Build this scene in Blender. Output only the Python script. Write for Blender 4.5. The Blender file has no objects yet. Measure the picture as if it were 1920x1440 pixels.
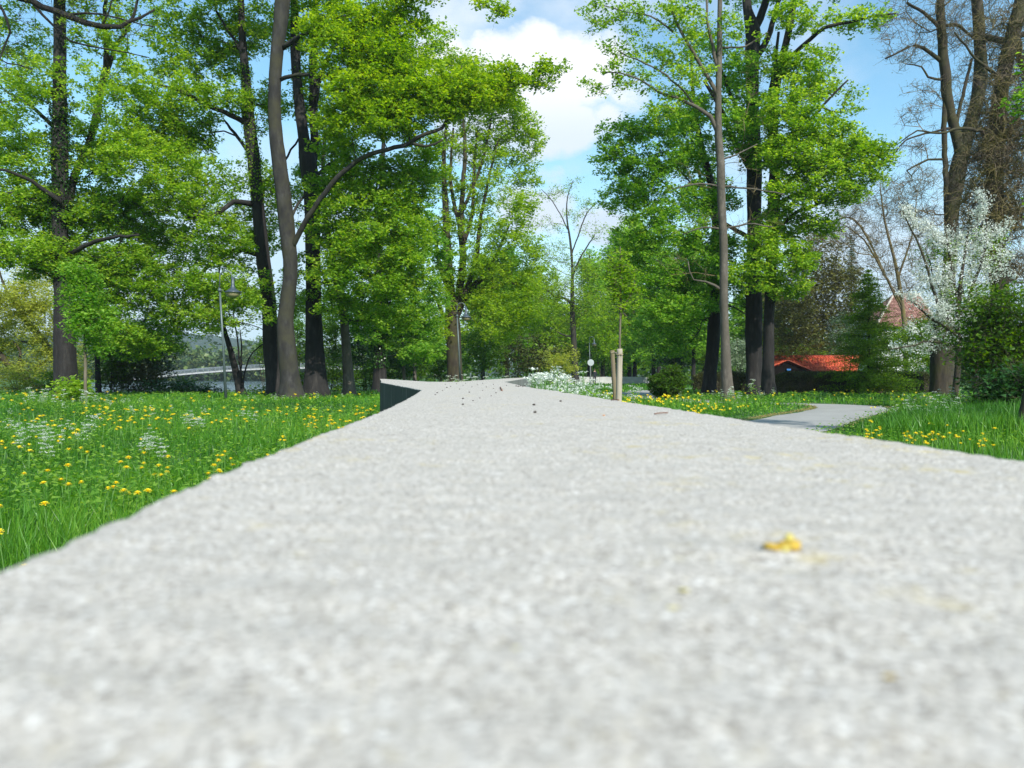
import bpy, math, random
import numpy as np
from mathutils import Vector
R = math.radians
rng = np.random.default_rng(7)
random.seed(7)
sc = bpy.context.scene
COL = sc.collection

# ------------------------------------------------------------------ camera
F = 1500.0            # focal length in pixels of the 1920 wide photograph
HY = 705.0            # its horizon row
CAMZ = 1.0
cam = bpy.data.cameras.new('camera')
camo = bpy.data.objects.new('camera', cam); COL.objects.link(camo)
camo.location = (0, 0, CAMZ); camo.rotation_euler = (R(90), 0, 0)
cam.sensor_width = 36; cam.lens = 36 * F / 1920
cam.shift_y = -15 / 1920
cam.clip_start = 0.01; cam.clip_end = 6000
cam.dof.use_dof = True; cam.dof.focus_distance = 9.0; cam.dof.aperture_fstop = 9
cam.dof.aperture_blades = 7
sc.camera = camo

# ------------------------------------------------------------------ sky, sun, exposure
SUN_DIR = Vector((0.46, -0.89, 0)).normalized()
SUN_EL = R(40)
sun_vec = Vector((SUN_DIR.x * math.cos(SUN_EL), SUN_DIR.y * math.cos(SUN_EL), math.sin(SUN_EL)))
world = bpy.data.worlds.new('World'); sc.world = world; world.use_nodes = True
wn, wl = world.node_tree.nodes, world.node_tree.links
wn.clear()
out = wn.new('ShaderNodeOutputWorld')
sky = wn.new('ShaderNodeTexSky'); sky.sky_type = 'NISHITA'; sky.sun_disc = False
sky.sun_elevation = SUN_EL; sky.sun_rotation = math.atan2(SUN_DIR.x, SUN_DIR.y)
sky.air_density = 1.0; sky.dust_density = 0.6; sky.ozone_density = 1.2
bg1 = wn.new('ShaderNodeBackground'); bg1.inputs[1].default_value = 0.15
tint = wn.new('ShaderNodeVectorMath'); tint.operation = 'MULTIPLY'; tint.inputs[1].default_value = (0.96, 1.30, 1.24)
wl.new(sky.outputs[0], tint.inputs[0]); wl.new(tint.outputs[0], bg1.inputs[0])
tc = wn.new('ShaderNodeTexCoord')
nrm = wn.new('ShaderNodeVectorMath'); nrm.operation = 'NORMALIZE'; wl.new(tc.outputs['Generated'], nrm.inputs[0])
def wmath(op, a, b=None, clamp=False):
    n = wn.new('ShaderNodeMath'); n.operation = op; n.use_clamp = clamp
    for i, v in enumerate((a, b)):
        if v is None: continue
        if isinstance(v, (int, float)): n.inputs[i].default_value = v
        else: wl.new(v, n.inputs[i])
    return n.outputs[0]
def wnoise(scale, det, rough, vec):
    n = wn.new('ShaderNodeTexNoise'); n.inputs['Scale'].default_value = scale
    n.inputs['Detail'].default_value = det; n.inputs['Roughness'].default_value = rough
    wl.new(vec, n.inputs['Vector']); return n
def smooth(v, a, b):
    n = wn.new('ShaderNodeMapRange'); n.interpolation_type = 'SMOOTHSTEP'
    n.inputs['From Min'].default_value = a; n.inputs['From Max'].default_value = b
    wl.new(v, n.inputs['Value']); return n.outputs[0]
flat = wn.new('ShaderNodeMapping'); flat.inputs['Scale'].default_value = (1, 1, 1.5)
wl.new(nrm.outputs[0], flat.inputs['Vector'])
nz = wnoise(7.0, 9, 0.6, flat.outputs[0])
sep = wn.new('ShaderNodeSeparateXYZ'); wl.new(nrm.outputs[0], sep.inputs[0])
warp = wmath('MULTIPLY', wmath('SUBTRACT', nz.outputs[0], 0.5), 0.13)
blobs = []
for (px, py, r, sq) in [(940, 128, 62, 1.0), (1000, 112, 66, 1.0), (1062, 138, 70, 1.0), (1110, 150, 72, 1.0), (1160, 182, 46, 1.0), (1040, 190, 80, 1.2),
                        (960, 200, 100, 1.3), (870, 230, 90, 1.3), (1045, 372, 60, 1.1), (1000, 400, 90, 1.3), (1120, 420, 70, 1.3), (800, 95, 26, 1.0), (835, 150, 60, 1.0), (1080, 235, 75, 1.3), (1140, 215, 60, 1.4), (1020, 260, 60, 1.6)]:
    d = Vector(((px - 960) / F, 1.0, (HY - py) / F)).normalized()
    dm = wn.new('ShaderNodeVectorMath'); dm.operation = 'SUBTRACT'
    wl.new(nrm.outputs[0], dm.inputs[0]); dm.inputs[1].default_value = d
    ms = wn.new('ShaderNodeVectorMath'); ms.operation = 'MULTIPLY'; ms.inputs[1].default_value = (1, 1, sq)
    wl.new(dm.outputs[0], ms.inputs[0])
    ln = wn.new('ShaderNodeVectorMath'); ln.operation = 'LENGTH'; wl.new(ms.outputs[0], ln.inputs[0])
    # value > 0 inside the billow
    v = wmath('SUBTRACT', r / F, ln.outputs['Value'])
    blobs.append(v)
acc = blobs[0]
for b in blobs[1:]:
    acc = wmath('MAXIMUM', acc, b)
acc = wmath('ADD', acc, warp)
cum = smooth(acc, -0.006, 0.024)
# broken veil of cloud that thickens towards the horizon all round
nv = wnoise(2.6, 8, 0.55, flat.outputs[0])
veil = wmath('ADD', nv.outputs[0], wmath('MULTIPLY', wmath('SUBTRACT', 0.30, sep.outputs['Z']), 0.55))
veil = wmath('MULTIPLY', smooth(veil, 0.44, 0.68), 0.85)
hor = smooth(sep.outputs['Z'], 0.30, 0.02)
mask = wmath('MAXIMUM', cum, wmath('MAXIMUM', veil, wmath('MULTIPLY', hor, 0.75)))
ncol = wnoise(4.5, 5, 0.6, flat.outputs[0])
# cumulus heads bright, bases greyer: by height on the sky and by billow noise
hgt = smooth(sep.outputs['Z'], 0.28, 0.36)
shade = wmath('ADD', wmath('MULTIPLY', hgt, 0.6), wmath('MULTIPLY', smooth(ncol.outputs[0], 0.35, 0.65), 0.4), True)
cr = wn.new('ShaderNodeValToRGB'); wl.new(shade, cr.inputs[0])
cr.color_ramp.elements[0].color = (0.54, 0.68, 0.83, 1); cr.color_ramp.elements[1].color = (0.93, 0.95, 0.98, 1)
bg2 = wn.new('ShaderNodeBackground'); bg2.inputs[1].default_value = 0.97
wl.new(cr.outputs[0], bg2.inputs[0])
mx = wn.new('ShaderNodeMixShader'); wl.new(mask, mx.inputs[0]); wl.new(bg1.outputs[0], mx.inputs[1]); wl.new(bg2.outputs[0], mx.inputs[2])
wl.new(mx.outputs[0], out.inputs[0])

sl = bpy.data.lights.new('sun', 'SUN'); sl.energy = 4.95; sl.angle = R(0.5); sl.color = (1.0, 0.96, 0.89)
so = bpy.data.objects.new('sun', sl); COL.objects.link(so)
so.rotation_euler = (-sun_vec).to_track_quat('-Z', 'Y').to_euler()
so.location = (5, -5, 30)
vs = sc.view_settings
vs.view_transform = 'Standard'; vs.look = 'None'; vs.exposure = 0.34; vs.gamma = 1.0; vs.use_curve_mapping = False
sc.cycles.max_bounces = 7; sc.cycles.diffuse_bounces = 4; sc.cycles.transmission_bounces = 4
sc.cycles.glossy_bounces = 2; sc.cycles.transparent_max_bounces = 4
sc.cycles.caustics_reflective = False; sc.cycles.caustics_refractive = False
sc.cycles.use_denoising = True
sc.cycles.denoiser = 'OPENIMAGEDENOISE'
sc.cycles.denoising_input_passes = 'RGB_ALBEDO_NORMAL'
sc.cycles.denoising_prefilter = 'ACCURATE'
sc.cycles.sample_clamp_indirect = 6.0

# ------------------------------------------------------------------ helpers
def W(px, py, D):
    return np.array([(px - 960) / F * D, D, CAMZ - (py - HY) / F * D])

def mk(name, V, faces, mats, parent=None, loc=None, midx=None, smooth=False, var=None, kind=None):
    """faces: array (n,k) or list of such arrays; V in world coordinates."""
    V = np.asarray(V, dtype=np.float64)
    if not isinstance(faces, list) or np.ndim(faces[0]) != 2: faces = [np.asarray(faces)]
    faces = [np.asarray(f, dtype=np.int32) for f in faces if len(f)]
    org = np.array(parent.location) if parent is not None and parent.parent is None else (np.array(loc) if loc is not None else np.zeros(3))
    if parent is not None and parent.parent is not None:
        org = np.array(parent.parent.location)
    me = bpy.data.meshes.new(name)
    me.vertices.add(len(V)); me.vertices.foreach_set('co', (V - org).astype(np.float32).ravel())
    nl = sum(f.size for f in faces); nf = sum(len(f) for f in faces)
    me.loops.add(nl); me.loops.foreach_set('vertex_index', np.concatenate([f.ravel() for f in faces]))
    me.polygons.add(nf)
    st = []; o = 0
    for f in faces:
        k = f.shape[1]; st.append(o + np.arange(len(f)) * k); o += f.size
    me.polygons.foreach_set('loop_start', np.concatenate(st).astype(np.int32))
    if not isinstance(mats, (list, tuple)): mats = [mats]
    for m in mats: me.materials.append(m)
    if midx is not None: me.polygons.foreach_set('material_index', np.asarray(midx, dtype=np.int32))
    me.polygons.foreach_set('use_smooth', np.full(nf, bool(smooth)))
    if var is not None:
        a = me.attributes.new('var', 'FLOAT', 'FACE'); a.data.foreach_set('value', np.asarray(var, dtype=np.float32))
    me.update(calc_edges=True)
    o = bpy.data.objects.new(name, me); COL.objects.link(o)
    if parent is not None: o.parent = parent
    elif loc is not None: o.location = loc
    if kind: o['kind'] = kind
    return o

def empty(name, loc, label=None, cat=None, group=None):
    o = bpy.data.objects.new(name, None); COL.objects.link(o); o.location = [float(c) for c in loc]
    o.empty_display_size = 0.2
    if label: o['label'] = label
    if cat: o['category'] = cat
    if group: o['group'] = group
    return o

def tag(o, label, cat, group=None):
    o['label'] = label; o['category'] = cat
    if group: o['group'] = group
    return o

def copy_tree(o, parent=None):
    c = o.copy(); COL.objects.link(c); c.parent = parent
    for ch in list(o.children): copy_tree(ch, c)
    return c

class MB:
    def __init__(s): s.V = []; s.Q = []; s.T = []; s.n = 0
    def add(s, V, Q=None, T=None):
        s.V.append(np.asarray(V, float))
        if Q is not None and len(Q): s.Q.append(np.asarray(Q) + s.n)
        if T is not None and len(T): s.T.append(np.asarray(T) + s.n)
        s.n += len(V)
    def box(s, c, size, rz=0.0, rx=0.0, ry=0.0):
        h = np.array(size) / 2
        P = np.array([[x, y, z] for x in (-1, 1) for y in (-1, 1) for z in (-1, 1)], float) * h
        for ang, ax in ((rx, 0), (ry, 1), (rz, 2)):
            if ang:
                ca, sa = math.cos(ang), math.sin(ang)
                i, j = [(1, 2), (2, 0), (0, 1)][ax]
                a = P[:, i] * ca - P[:, j] * sa; b = P[:, i] * sa + P[:, j] * ca
                P[:, i] = a; P[:, j] = b
        s.add(P + np.array(c), [[0, 1, 3, 2], [4, 6, 7, 5], [0, 4, 5, 1], [2, 3, 7, 6], [0, 2, 6, 4], [1, 5, 7, 3]])
    def tube(s, P, r, sides=8, cap=True, noise=0.0, flare=0.0, furrow=0.0):
        P = np.asarray(P, float); n = len(P); r = np.broadcast_to(np.asarray(r, float), (n,)).copy()
        T = np.gradient(P, axis=0); T /= np.linalg.norm(T, axis=1)[:, None] + 1e-9
        ref = np.array([1.0, 0.0, 0.0]) if abs(T[0][0]) < 0.8 else np.array([0, 1.0, 0])
        A = ref - (T @ ref)[:, None] * T; A /= np.linalg.norm(A, axis=1)[:, None] + 1e-9
        B = np.cross(T, A)
        th = np.arange(sides) / sides * 2 * np.pi
        ph = rng.uniform(0, 6.28, 4)
        rad = np.ones((n, sides))
        if noise:
            t = np.cumsum(np.r_[0, np.linalg.norm(np.diff(P, axis=0), axis=1)])
            rad += noise * (np.sin(2 * th[None] + ph[0] + t[:, None] * 0.9) + 0.7 * np.sin(3 * th[None] + ph[1] - t[:, None] * 1.7) + 0.5 * np.sin(5 * th[None] + ph[2] + t[:, None] * 2.9))
            rad += rng.normal(0, noise * 0.5, rad.shape)
        if flare:
            t = np.cumsum(np.r_[0, np.linalg.norm(np.diff(P, axis=0), axis=1)])
            rad += np.exp(-t / 0.45)[:, None] * flare * (1 + 0.6 * np.sin(4 * th[None] + ph[3]))
        rr = rad * r[:, None]
        V = P[:, None] + rr[..., None] * (np.cos(th)[None, :, None] * A[:, None] + np.sin(th)[None, :, None] * B[:, None])
        V = V.reshape(-1, 3)
        i = np.arange(n - 1)[:, None] * sides; j = np.arange(sides)[None]; k = (j + 1) % sides
        Q = np.stack([i + j, i + k, i + sides + k, i + sides + j], -1).reshape(-1, 4)
        Tt = []
        if cap:
            V = np.vstack([V, P[0], P[-1]]); a = n * sides
            Tt = [[a, (q + 1) % sides, q] for q in range(sides)] + [[a + 1, (n - 1) * sides + q, (n - 1) * sides + (q + 1) % sides] for q in range(sides)]
        s.add(V, Q, Tt)
    def lathe(s, c, prof, sides=16):
        P = np.array([[r * math.cos(a), r * math.sin(a), z] for r, z in prof for a in np.arange(sides) / sides * 2 * np.pi]) + np.array(c)
        n = len(prof); i = np.arange(n - 1)[:, None] * sides; j = np.arange(sides)[None]; k = (j + 1) % sides
        s.add(P, np.stack([i + j, i + k, i + sides + k, i + sides + j], -1).reshape(-1, 4))
    def arr(s):
        V = np.vstack(s.V); f = []
        if s.Q: f.append(np.vstack(s.Q))
        if s.T: f.append(np.vstack(s.T))
        return V, f
    def build(s, name, mat, parent=None, loc=None, smooth=False, kind=None):
        V, f = s.arr(); return mk(name, V, f, mat, parent, loc, smooth=smooth, kind=kind)

def prisms(P0, P1, r0, r1, sides=4):
    """unjoined tapered prisms for many twig segments at once"""
    P0 = np.asarray(P0); P1 = np.asarray(P1); n = len(P0)
    T = P1 - P0; T /= np.linalg.norm(T, axis=1)[:, None] + 1e-9
    ref = np.tile([0.31, 0.22, 0.92], (n, 1)); A = np.cross(T, ref); A /= np.linalg.norm(A, axis=1)[:, None] + 1e-9
    B = np.cross(T, A)
    th = np.arange(sides) / sides * 2 * np.pi
    dirs = np.cos(th)[None, :, None] * A[:, None] + np.sin(th)[None, :, None] * B[:, None]
    Va = P0[:, None] + dirs * np.asarray(r0)[:, None, None]; Vb = P1[:, None] + dirs * np.asarray(r1)[:, None, None]
    V = np.concatenate([Va, Vb], 1).reshape(-1, 3)
    b = np.arange(n)[:, None] * 2 * sides; j = np.arange(sides)[None]; k = (j + 1) % sides
    Q = np.stack([b + j, b + k, b + sides + k, b + sides + j], -1).reshape(-1, 4)
    return V, Q

def leaves(C, size, up=0.6, aspect=0.86, fold=0.12, axis=None, tri=False):
    """kite shaped folded leaves: 4 verts, 2 tris each"""
    n = len(C); size = np.broadcast_to(size, (n,))
    N = rng.normal(0, 1, (n, 3)); N /= np.linalg.norm(N, axis=1)[:, None]
    N[:, 2] = np.abs(N[:, 2]); N = N * (1 - up) + np.array([0, 0, 1.0]) * up; N /= np.linalg.norm(N, axis=1)[:, None]
    A = rng.normal(0, 1, (n, 3)) if axis is None else axis + rng.normal(0, 0.35, (n, 3))
    A -= (A * N).sum(1)[:, None] * N; A /= np.linalg.norm(A, axis=1)[:, None] + 1e-9
    B = np.cross(N, A)
    s = size[:, None]
    v0 = C - A * s * 0.5; v2 = C + A * s * 0.5 - N * s * 0.08
    v1 = C + B * s * aspect * 0.5 + N * s * fold + A * s * 0.06; v3 = C - B * s * aspect * 0.5 + N * s * fold + A * s * 0.06
    if tri:
        V = np.stack([C - A * s * 0.42 - B * s * aspect * 0.5, C - A * s * 0.42 + B * s * aspect * 0.5, C + A * s * 0.6], 1).reshape(-1, 3)
        return V, np.arange(n * 3).reshape(-1, 3)
    V = np.stack([v0, v1, v2, v3], 1).reshape(-1, 3)
    b = np.arange(n)[:, None] * 4
    T = np.concatenate([b + np.array([[0, 1, 2]]), b + np.array([[0, 2, 3]])], 1).reshape(-1, 3)
    return V, T

def catmull(P, step):
    P = np.asarray(P, float)
    if len(P) < 3:
        n = max(2, int(np.linalg.norm(P[-1, :3] - P[0, :3]) / step) + 1)
        return P[0] + (P[-1] - P[0]) * np.linspace(0, 1, n)[:, None]
    Q = np.vstack([2 * P[0] - P[1], P, 2 * P[-1] - P[-2]]); o = []
    for i in range(1, len(Q) - 2):
        a, b, c, d = Q[i - 1:i + 3]; n = max(1, int(np.linalg.norm((c - b)[:3]) / step))
        t = (np.arange(n) / n)[:, None]
        o.append(0.5 * ((2 * b) + (c - a) * t + (2 * a - 5 * b + 4 * c - d) * t ** 2 + (3 * b - a - 3 * c + d) * t ** 3))
    o.append(P[-1][None]); return np.vstack(o)

# ------------------------------------------------------------------ materials
def new_mat(name):
    m = bpy.data.materials.new(name); m.use_nodes = True; n = m.node_tree.nodes; n.clear()
    o = n.new('ShaderNodeOutputMaterial'); return m, n, m.node_tree.links, o
def nd(n, t, **k):
    x = n.new(t)
    for a, v in k.items():
        if a in x.inputs: x.inputs[a].default_value = v
        else: setattr(x, a, v)
    return x
def ramp(n, l, src, stops):
    r = n.new('ShaderNodeValToRGB'); l.new(src, r.inputs[0]); e = r.color_ramp.elements
    while len(e) < len(stops): e.new(0.5)
    for i, (p, c) in enumerate(stops): e[i].position = p; e[i].color = (*c, 1)
    return r.outputs[0]
def noise(n, l, scale, detail=4, rough=0.55, stretch=None, obj=True):
    t = n.new('ShaderNodeTexCoord'); v = t.outputs['Object' if obj else 'Generated']
    if stretch:
        mp = n.new('ShaderNodeMapping'); mp.inputs['Scale'].default_value = stretch; l.new(v, mp.inputs[0]); v = mp.outputs[0]
    x = n.new('ShaderNodeTexNoise'); x.inputs['Scale'].default_value = scale; x.inputs['Detail'].default_value = detail
    x.inputs['Roughness'].default_value = rough; l.new(v, x.inputs['Vector']); return x.outputs[0]
def bump(n, l, src, strength, dist, bs):
    b = n.new('ShaderNodeBump'); b.inputs['Strength'].default_value = strength; b.inputs['Distance'].default_value = dist
    l.new(src, b.inputs['Height']); l.new(b.outputs[0], bs.inputs['Normal'])
def mixc(n, l, fac, a, b):
    m = n.new('ShaderNodeMix'); m.data_type = 'RGBA'
    if isinstance(fac, float): m.inputs[0].default_value = fac
    else: l.new(fac, m.inputs[0])
    for i, v in ((6, a), (7, b)):
        if isinstance(v, tuple): m.inputs[i].default_value = (*v, 1)
        else: l.new(v, m.inputs[i])
    return m.outputs[2]

def leaf_mat(name, dark, mid, light, trans=0.6, rough=0.45):
    m, n, l, o = new_mat(name)
    a = nd(n, 'ShaderNodeAttribute', attribute_name='var')
    c = ramp(n, l, a.outputs['Fac'], [(0.0, dark), (0.5, mid), (1.0, light)])
    p = nd(n, 'ShaderNodeBsdfPrincipled', Roughness=rough); l.new(c, p.inputs['Base Color'])
    p.inputs['Specular IOR Level'].default_value = 0.35
    t = n.new('ShaderNodeBsdfTranslucent')
    hs = nd(n, 'ShaderNodeHueSaturation', Hue=0.485, Saturation=1.1, Value=1.25); l.new(c, hs.inputs['Color']); l.new(hs.outputs[0], t.inputs[0])
    x = n.new('ShaderNodeMixShader'); x.inputs[0].default_value = trans
    l.new(p.outputs[0], x.inputs[1]); l.new(t.outputs[0], x.inputs[2]); l.new(x.outputs[0], o.inputs[0]); return m

L_MAPLE = leaf_mat('maple_leaf', (0.085, 0.22, 0.02), (0.23, 0.42, 0.04), (0.46, 0.62, 0.09))
L_YELLOW = leaf_mat('yellow_green_leaf', (0.11, 0.24, 0.02), (0.26, 0.44, 0.035), (0.44, 0.58, 0.07))
L_FRESH = leaf_mat('fresh_green_leaf', (0.065, 0.20, 0.02), (0.18, 0.39, 0.045), (0.38, 0.59, 0.09))
L_WILLOW = leaf_mat('willow_leaf', (0.20, 0.25, 0.04), (0.38, 0.44, 0.07), (0.54, 0.58, 0.12))
L_BUSH = leaf_mat('bush_leaf', (0.03, 0.09, 0.010), (0.09, 0.20, 0.016), (0.18, 0.31, 0.025))
L_DARK = leaf_mat('dark_leaf', (0.012, 0.045, 0.01), (0.03, 0.10, 0.016), (0.06, 0.17, 0.02), 0.3)
L_HEDGE = leaf_mat('hedge_leaf', (0.025, 0.035, 0.010), (0.06, 0.075, 0.018), (0.11, 0.12, 0.025), 0.25)
L_OLIVE = leaf_mat('olive_bud_leaf', (0.09, 0.095, 0.022), (0.16, 0.165, 0.035), (0.26, 0.25, 0.055), 0.3)
L_LARCH = leaf_mat('larch_needle', (0.05, 0.13, 0.015), (0.12, 0.25, 0.02), (0.22, 0.36, 0.03))
L_IVY = leaf_mat('ivy_leaf', (0.01, 0.035, 0.008), (0.025, 0.08, 0.012), (0.06, 0.15, 0.02), 0.2, 0.3)
L_PETAL = leaf_mat('white_blossom', (0.42, 0.48, 0.34), (0.70, 0.73, 0.66), (0.84, 0.85, 0.82), 0.35)
L_PALE = leaf_mat('grey_green_leaf', (0.12, 0.18, 0.08), (0.22, 0.30, 0.16), (0.42, 0.48, 0.34), 0.35)
L_GRASS = leaf_mat('grass_blade', (0.022, 0.095, 0.010), (0.085, 0.26, 0.02), (0.26, 0.45, 0.05), 0.35, 0.4)
L_FAR = leaf_mat('far_wood_leaf', (0.04, 0.09, 0.025), (0.09, 0.15, 0.04), (0.17, 0.22, 0.06), 0.3)

def bark(name, a, b, c, moss=None, scale=6.0, st=(1, 1, 0.18), bd=0.03):
    m, n, l, o = new_mat(name); p = nd(n, 'ShaderNodeBsdfPrincipled', Roughness=0.9)
    x = noise(n, l, scale, 6, 0.65, st); col = ramp(n, l, x, [(0.3, a), (0.5, b), (0.72, c)])
    y = noise(n, l, 1.3, 4, 0.6)
    f = ramp(n, l, y, [(0.42, (0, 0, 0)), (0.62, (1, 1, 1))])
    col = mixc(n, l, f, col, moss if moss else tuple(v * 0.6 for v in b))
    l.new(col, p.inputs['Base Color']); x2 = noise(n, l, scale * 2.5, 5, 0.7, st); bump(n, l, x2, 1.0, bd, p)
    l.new(p.outputs[0], o.inputs[0]); return m
B_DARK = bark('dark_bark', (0.005, 0.0045, 0.004), (0.015, 0.013, 0.012), (0.045, 0.04, 0.035))
B_SMOOTH = bark('smooth_grey_bark', (0.010, 0.009, 0.0085), (0.02, 0.0185, 0.017), (0.055, 0.052, 0.048), (0.036, 0.034, 0.018), 4.0, (1, 1, 0.4), 0.008)
B_TAN = bark('tan_bark', (0.055, 0.046, 0.036), (0.10, 0.086, 0.068), (0.17, 0.145, 0.115), (0.08, 0.068, 0.05), 9.0, (1, 1, 0.35), 0.02)
B_BROWN = bark('brown_bark', (0.012, 0.009, 0.006), (0.032, 0.024, 0.015), (0.07, 0.052, 0.033), (0.045, 0.042, 0.012), 7.0)
B_TWIG = bark('twig_bark', (0.06, 0.044, 0.028), (0.13, 0.097, 0.06), (0.20, 0.155, 0.10), (0.15, 0.12, 0.035), 5.0, (1, 1, 1))
B_SAP = bark('sapling_bark', (0.09, 0.075, 0.05), (0.14, 0.115, 0.08), (0.20, 0.17, 0.12), (0.10, 0.09, 0.05), 14.0, (1, 1, 0.3), 0.004)

def plain(name, col, rough=0.6, metal=0.0, var=0.12, scale=20.0):
    m, n, l, o = new_mat(name); p = nd(n, 'ShaderNodeBsdfPrincipled', Roughness=rough, Metallic=metal)
    x = noise(n, l, scale, 4); c = ramp(n, l, x, [(0.3, tuple(v * (1 - var) for v in col)), (0.7, tuple(min(1, v * (1 + var)) for v in col))])
    l.new(c, p.inputs['Base Color']); l.new(p.outputs[0], o.inputs[0]); return m

# ------------------------------------------------------------------ path and ground shapes
PATH = catmull([(1.8, -2, 0), (1.9, 5, 0), (2.4, 9, 0), (3.35, 12.3, 0), (4.8, 14.9, 0), (6.35, 17.6, 0), (7.95, 20.2, 0), (9.7, 23, 0), (10.8, 25.6, 0), (10.8, 27.3, 0), (9.6, 28.6, 0), (7.4, 31, 0), (6.2, 38, 0), (7.2, 46, 0), (9.6, 54, 0), (14.0, 62, 0), (22, 76, 0), (34, 92, 0)], 0.5)[:, :2]
pt = np.gradient(PATH, axis=0); pt /= np.linalg.norm(pt, axis=1)[:, None]
PN = np.stack([-pt[:, 1], pt[:, 0]], 1)
ss = PATH[:, 1]
HALF = np.interp(np.arange(len(PATH)), [0, len(PATH)], [1.03, 1.03])
def path_dist(x, y):
    P = np.stack([x, y], -1); d = np.full(len(P), 1e9)
    for i in range(0, len(PATH), 1):
        d = np.minimum(d, np.hypot(P[:, 0] - PATH[i, 0], P[:, 1] - PATH[i, 1]))
    return d
def shore(x, y):
    """positive inside the lake (metres from the bank line)"""
    edge = 43.5 + np.clip((x + 9) * 0.0, 0, 0)
    a = y - (44.0 + 1.2 * np.sin(x * 0.35) + np.clip(-x - 17, 0, 30) * -0.12)
    b = (-9.0 - 0.18 * (y - 44)) - x + 1.5 * np.sin(y * 0.2)
    c = np.minimum(330 - y, x + 0.55 * y)
    return np.minimum(np.minimum(a, b), c)
def gz(x, y):
    s = np.clip(shore(x, y) / 7.0, 0, 1); s = s * s * (3 - 2 * s)
    z = -2.4 * s
    z = z + np.where(s > 0, 0, 1) * 0.0
    und = 0.05 * np.sin(x * 0.45 + 1) * np.sin(y * 0.38) + 0.03 * np.sin(x * 1.3) * np.sin(y * 1.1 + 2)
    far = np.clip((y - 340) / 60, 0, 1) * np.clip(x * -1 / 50, 0, 1)
    return z + und * np.clip((np.hypot(x, y) - 3) / 10, 0, 1) * (np.abs(x) < 60)

xs = np.unique(np.concatenate([np.linspace(-1500, -70, 22), np.linspace(-70, 50, 121), np.linspace(50, 1500, 22)]))
ys = np.unique(np.concatenate([np.linspace(-300, -5, 8), np.linspace(-5, 70, 101), np.linspace(70, 400, 56), np.linspace(400, 2500, 16)]))
GX, GY = np.meshgrid(xs, ys)
pd = path_dist(GX.ravel(), GY.ravel()).reshape(GX.shape)
GZ = gz(GX, GY)
GZ = GZ * np.clip((pd - 1.3) / 1.2, 0, 1)
V = np.stack([GX.ravel(), GY.ravel(), GZ.ravel()], 1); nx = len(xs); ny = len(ys)
i = np.arange(ny - 1)[:, None] * nx; j = np.arange(nx - 1)[None]
Q = np.stack([i + j, i + j + 1, i + nx + j + 1, i + nx + j], -1).reshape(-1, 4)
m, n, l, o = new_mat('meadow_soil'); p = nd(n, 'ShaderNodeBsdfPrincipled', Roughness=0.95)
x = noise(n, l, 1.1, 6, 0.6); c = ramp(n, l, x, [(0.3, (0.02, 0.065, 0.010)), (0.55, (0.045, 0.14, 0.012)), (0.8, (0.09, 0.20, 0.02))])
x2 = noise(n, l, 30, 4); c = mixc(n, l, ramp(n, l, x2, [(0.45, (0, 0, 0)), (0.75, (0.6, 0.6, 0.6))]), c, (0.05, 0.038, 0.02))
l.new(c, p.inputs['Base Color']); bump(n, l, x2, 0.8, 0.05, p); l.new(p.outputs[0], o.inputs[0])
g = mk('ground', V, Q, m, smooth=True, kind='structure')

# path sheet
m, n, l, o = new_mat('path_surface'); p = nd(n, 'ShaderNodeBsdfPrincipled', Roughness=0.9)
x = noise(n, l, 60, 4, 0.7); c = ramp(n, l, x, [(0.3, (0.23, 0.22, 0.20)), (0.55, (0.34, 0.33, 0.31)), (0.8, (0.46, 0.44, 0.41))])
x2 = noise(n, l, 0.9, 5, 0.6); c = mixc(n, l, ramp(n, l, x2, [(0.4, (0, 0, 0)), (0.7, (0.5, 0.5, 0.5))]), c, (0.20, 0.19, 0.175))
l.new(c, p.inputs['Base Color']); bump(n, l, x, 0.5, 0.006, p); l.new(p.outputs[0], o.inputs[0])
k = 9
off = np.linspace(-1, 1, k)
edge = 1 + 0.05 * np.sin(np.arange(len(PATH)) * 0.9) + rng.normal(0, 0.015, len(PATH))
Vp = np.zeros((len(PATH), k, 3))
for q in range(k):
    Vp[:, q, :2] = PATH + PN * (off[q] * HALF * edge)[:, None]
    Vp[:, q, 2] = 0.012 - 0.010 * off[q] ** 2 + 0.004
i = np.arange(len(PATH) - 1)[:, None] * k; j = np.arange(k - 1)[None]
Q = np.stack([i + j + 1, i + j, i + k + j, i + k + j + 1], -1).reshape(-1, 4)
mk('path', Vp.reshape(-1, 3), Q, m, smooth=True, kind='structure')
# drift of fallen yellow petals and dry bits along the verge
C = []
for q in range(6500):
    i_ = rng.integers(20, 80); s_ = rng.choice([-1, 1], p=[0.25, 0.75]); w = HALF[i_] * (1 + 0.03 + abs(rng.normal(0, 0.09)))
    a = PATH[i_] + PN[i_] * s_ * w + rng.normal(0, 0.12, 2) * [0.3, 1]
    C.append([a[0], a[1], 0.022 + rng.uniform(0, .02)])
Vv, Tt = leaves(np.array(C), rng.uniform(0.02, 0.045, len(C)), up=0.8)
mk('verge_litter', Vv, Tt, leaf_mat('dry_petal', (0.25, 0.19, 0.08), (0.40, 0.31, 0.12), (0.55, 0.45, 0.15), 0.2), var=np.repeat(rng.uniform(0, 1, len(C)), 2), kind='stuff')

# water
m, n, l, o = new_mat('lake_water'); p = nd(n, 'ShaderNodeBsdfPrincipled', Roughness=0.12, IOR=1.33)
p.inputs['Base Color'].default_value = (0.02, 0.035, 0.03, 1)
x = noise(n, l, 0.8, 6, 0.6, (1, 2.2, 1)); bump(n, l, x, 0.55, 0.35, p); l.new(p.outputs[0], o.inputs[0])
mk('lake', [(-700, 40, -0.85), (-8, 40, -0.85), (-8, 420, -0.85), (-700, 420, -0.85)], [[0, 1, 2, 3]], m, kind='structure')

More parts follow.
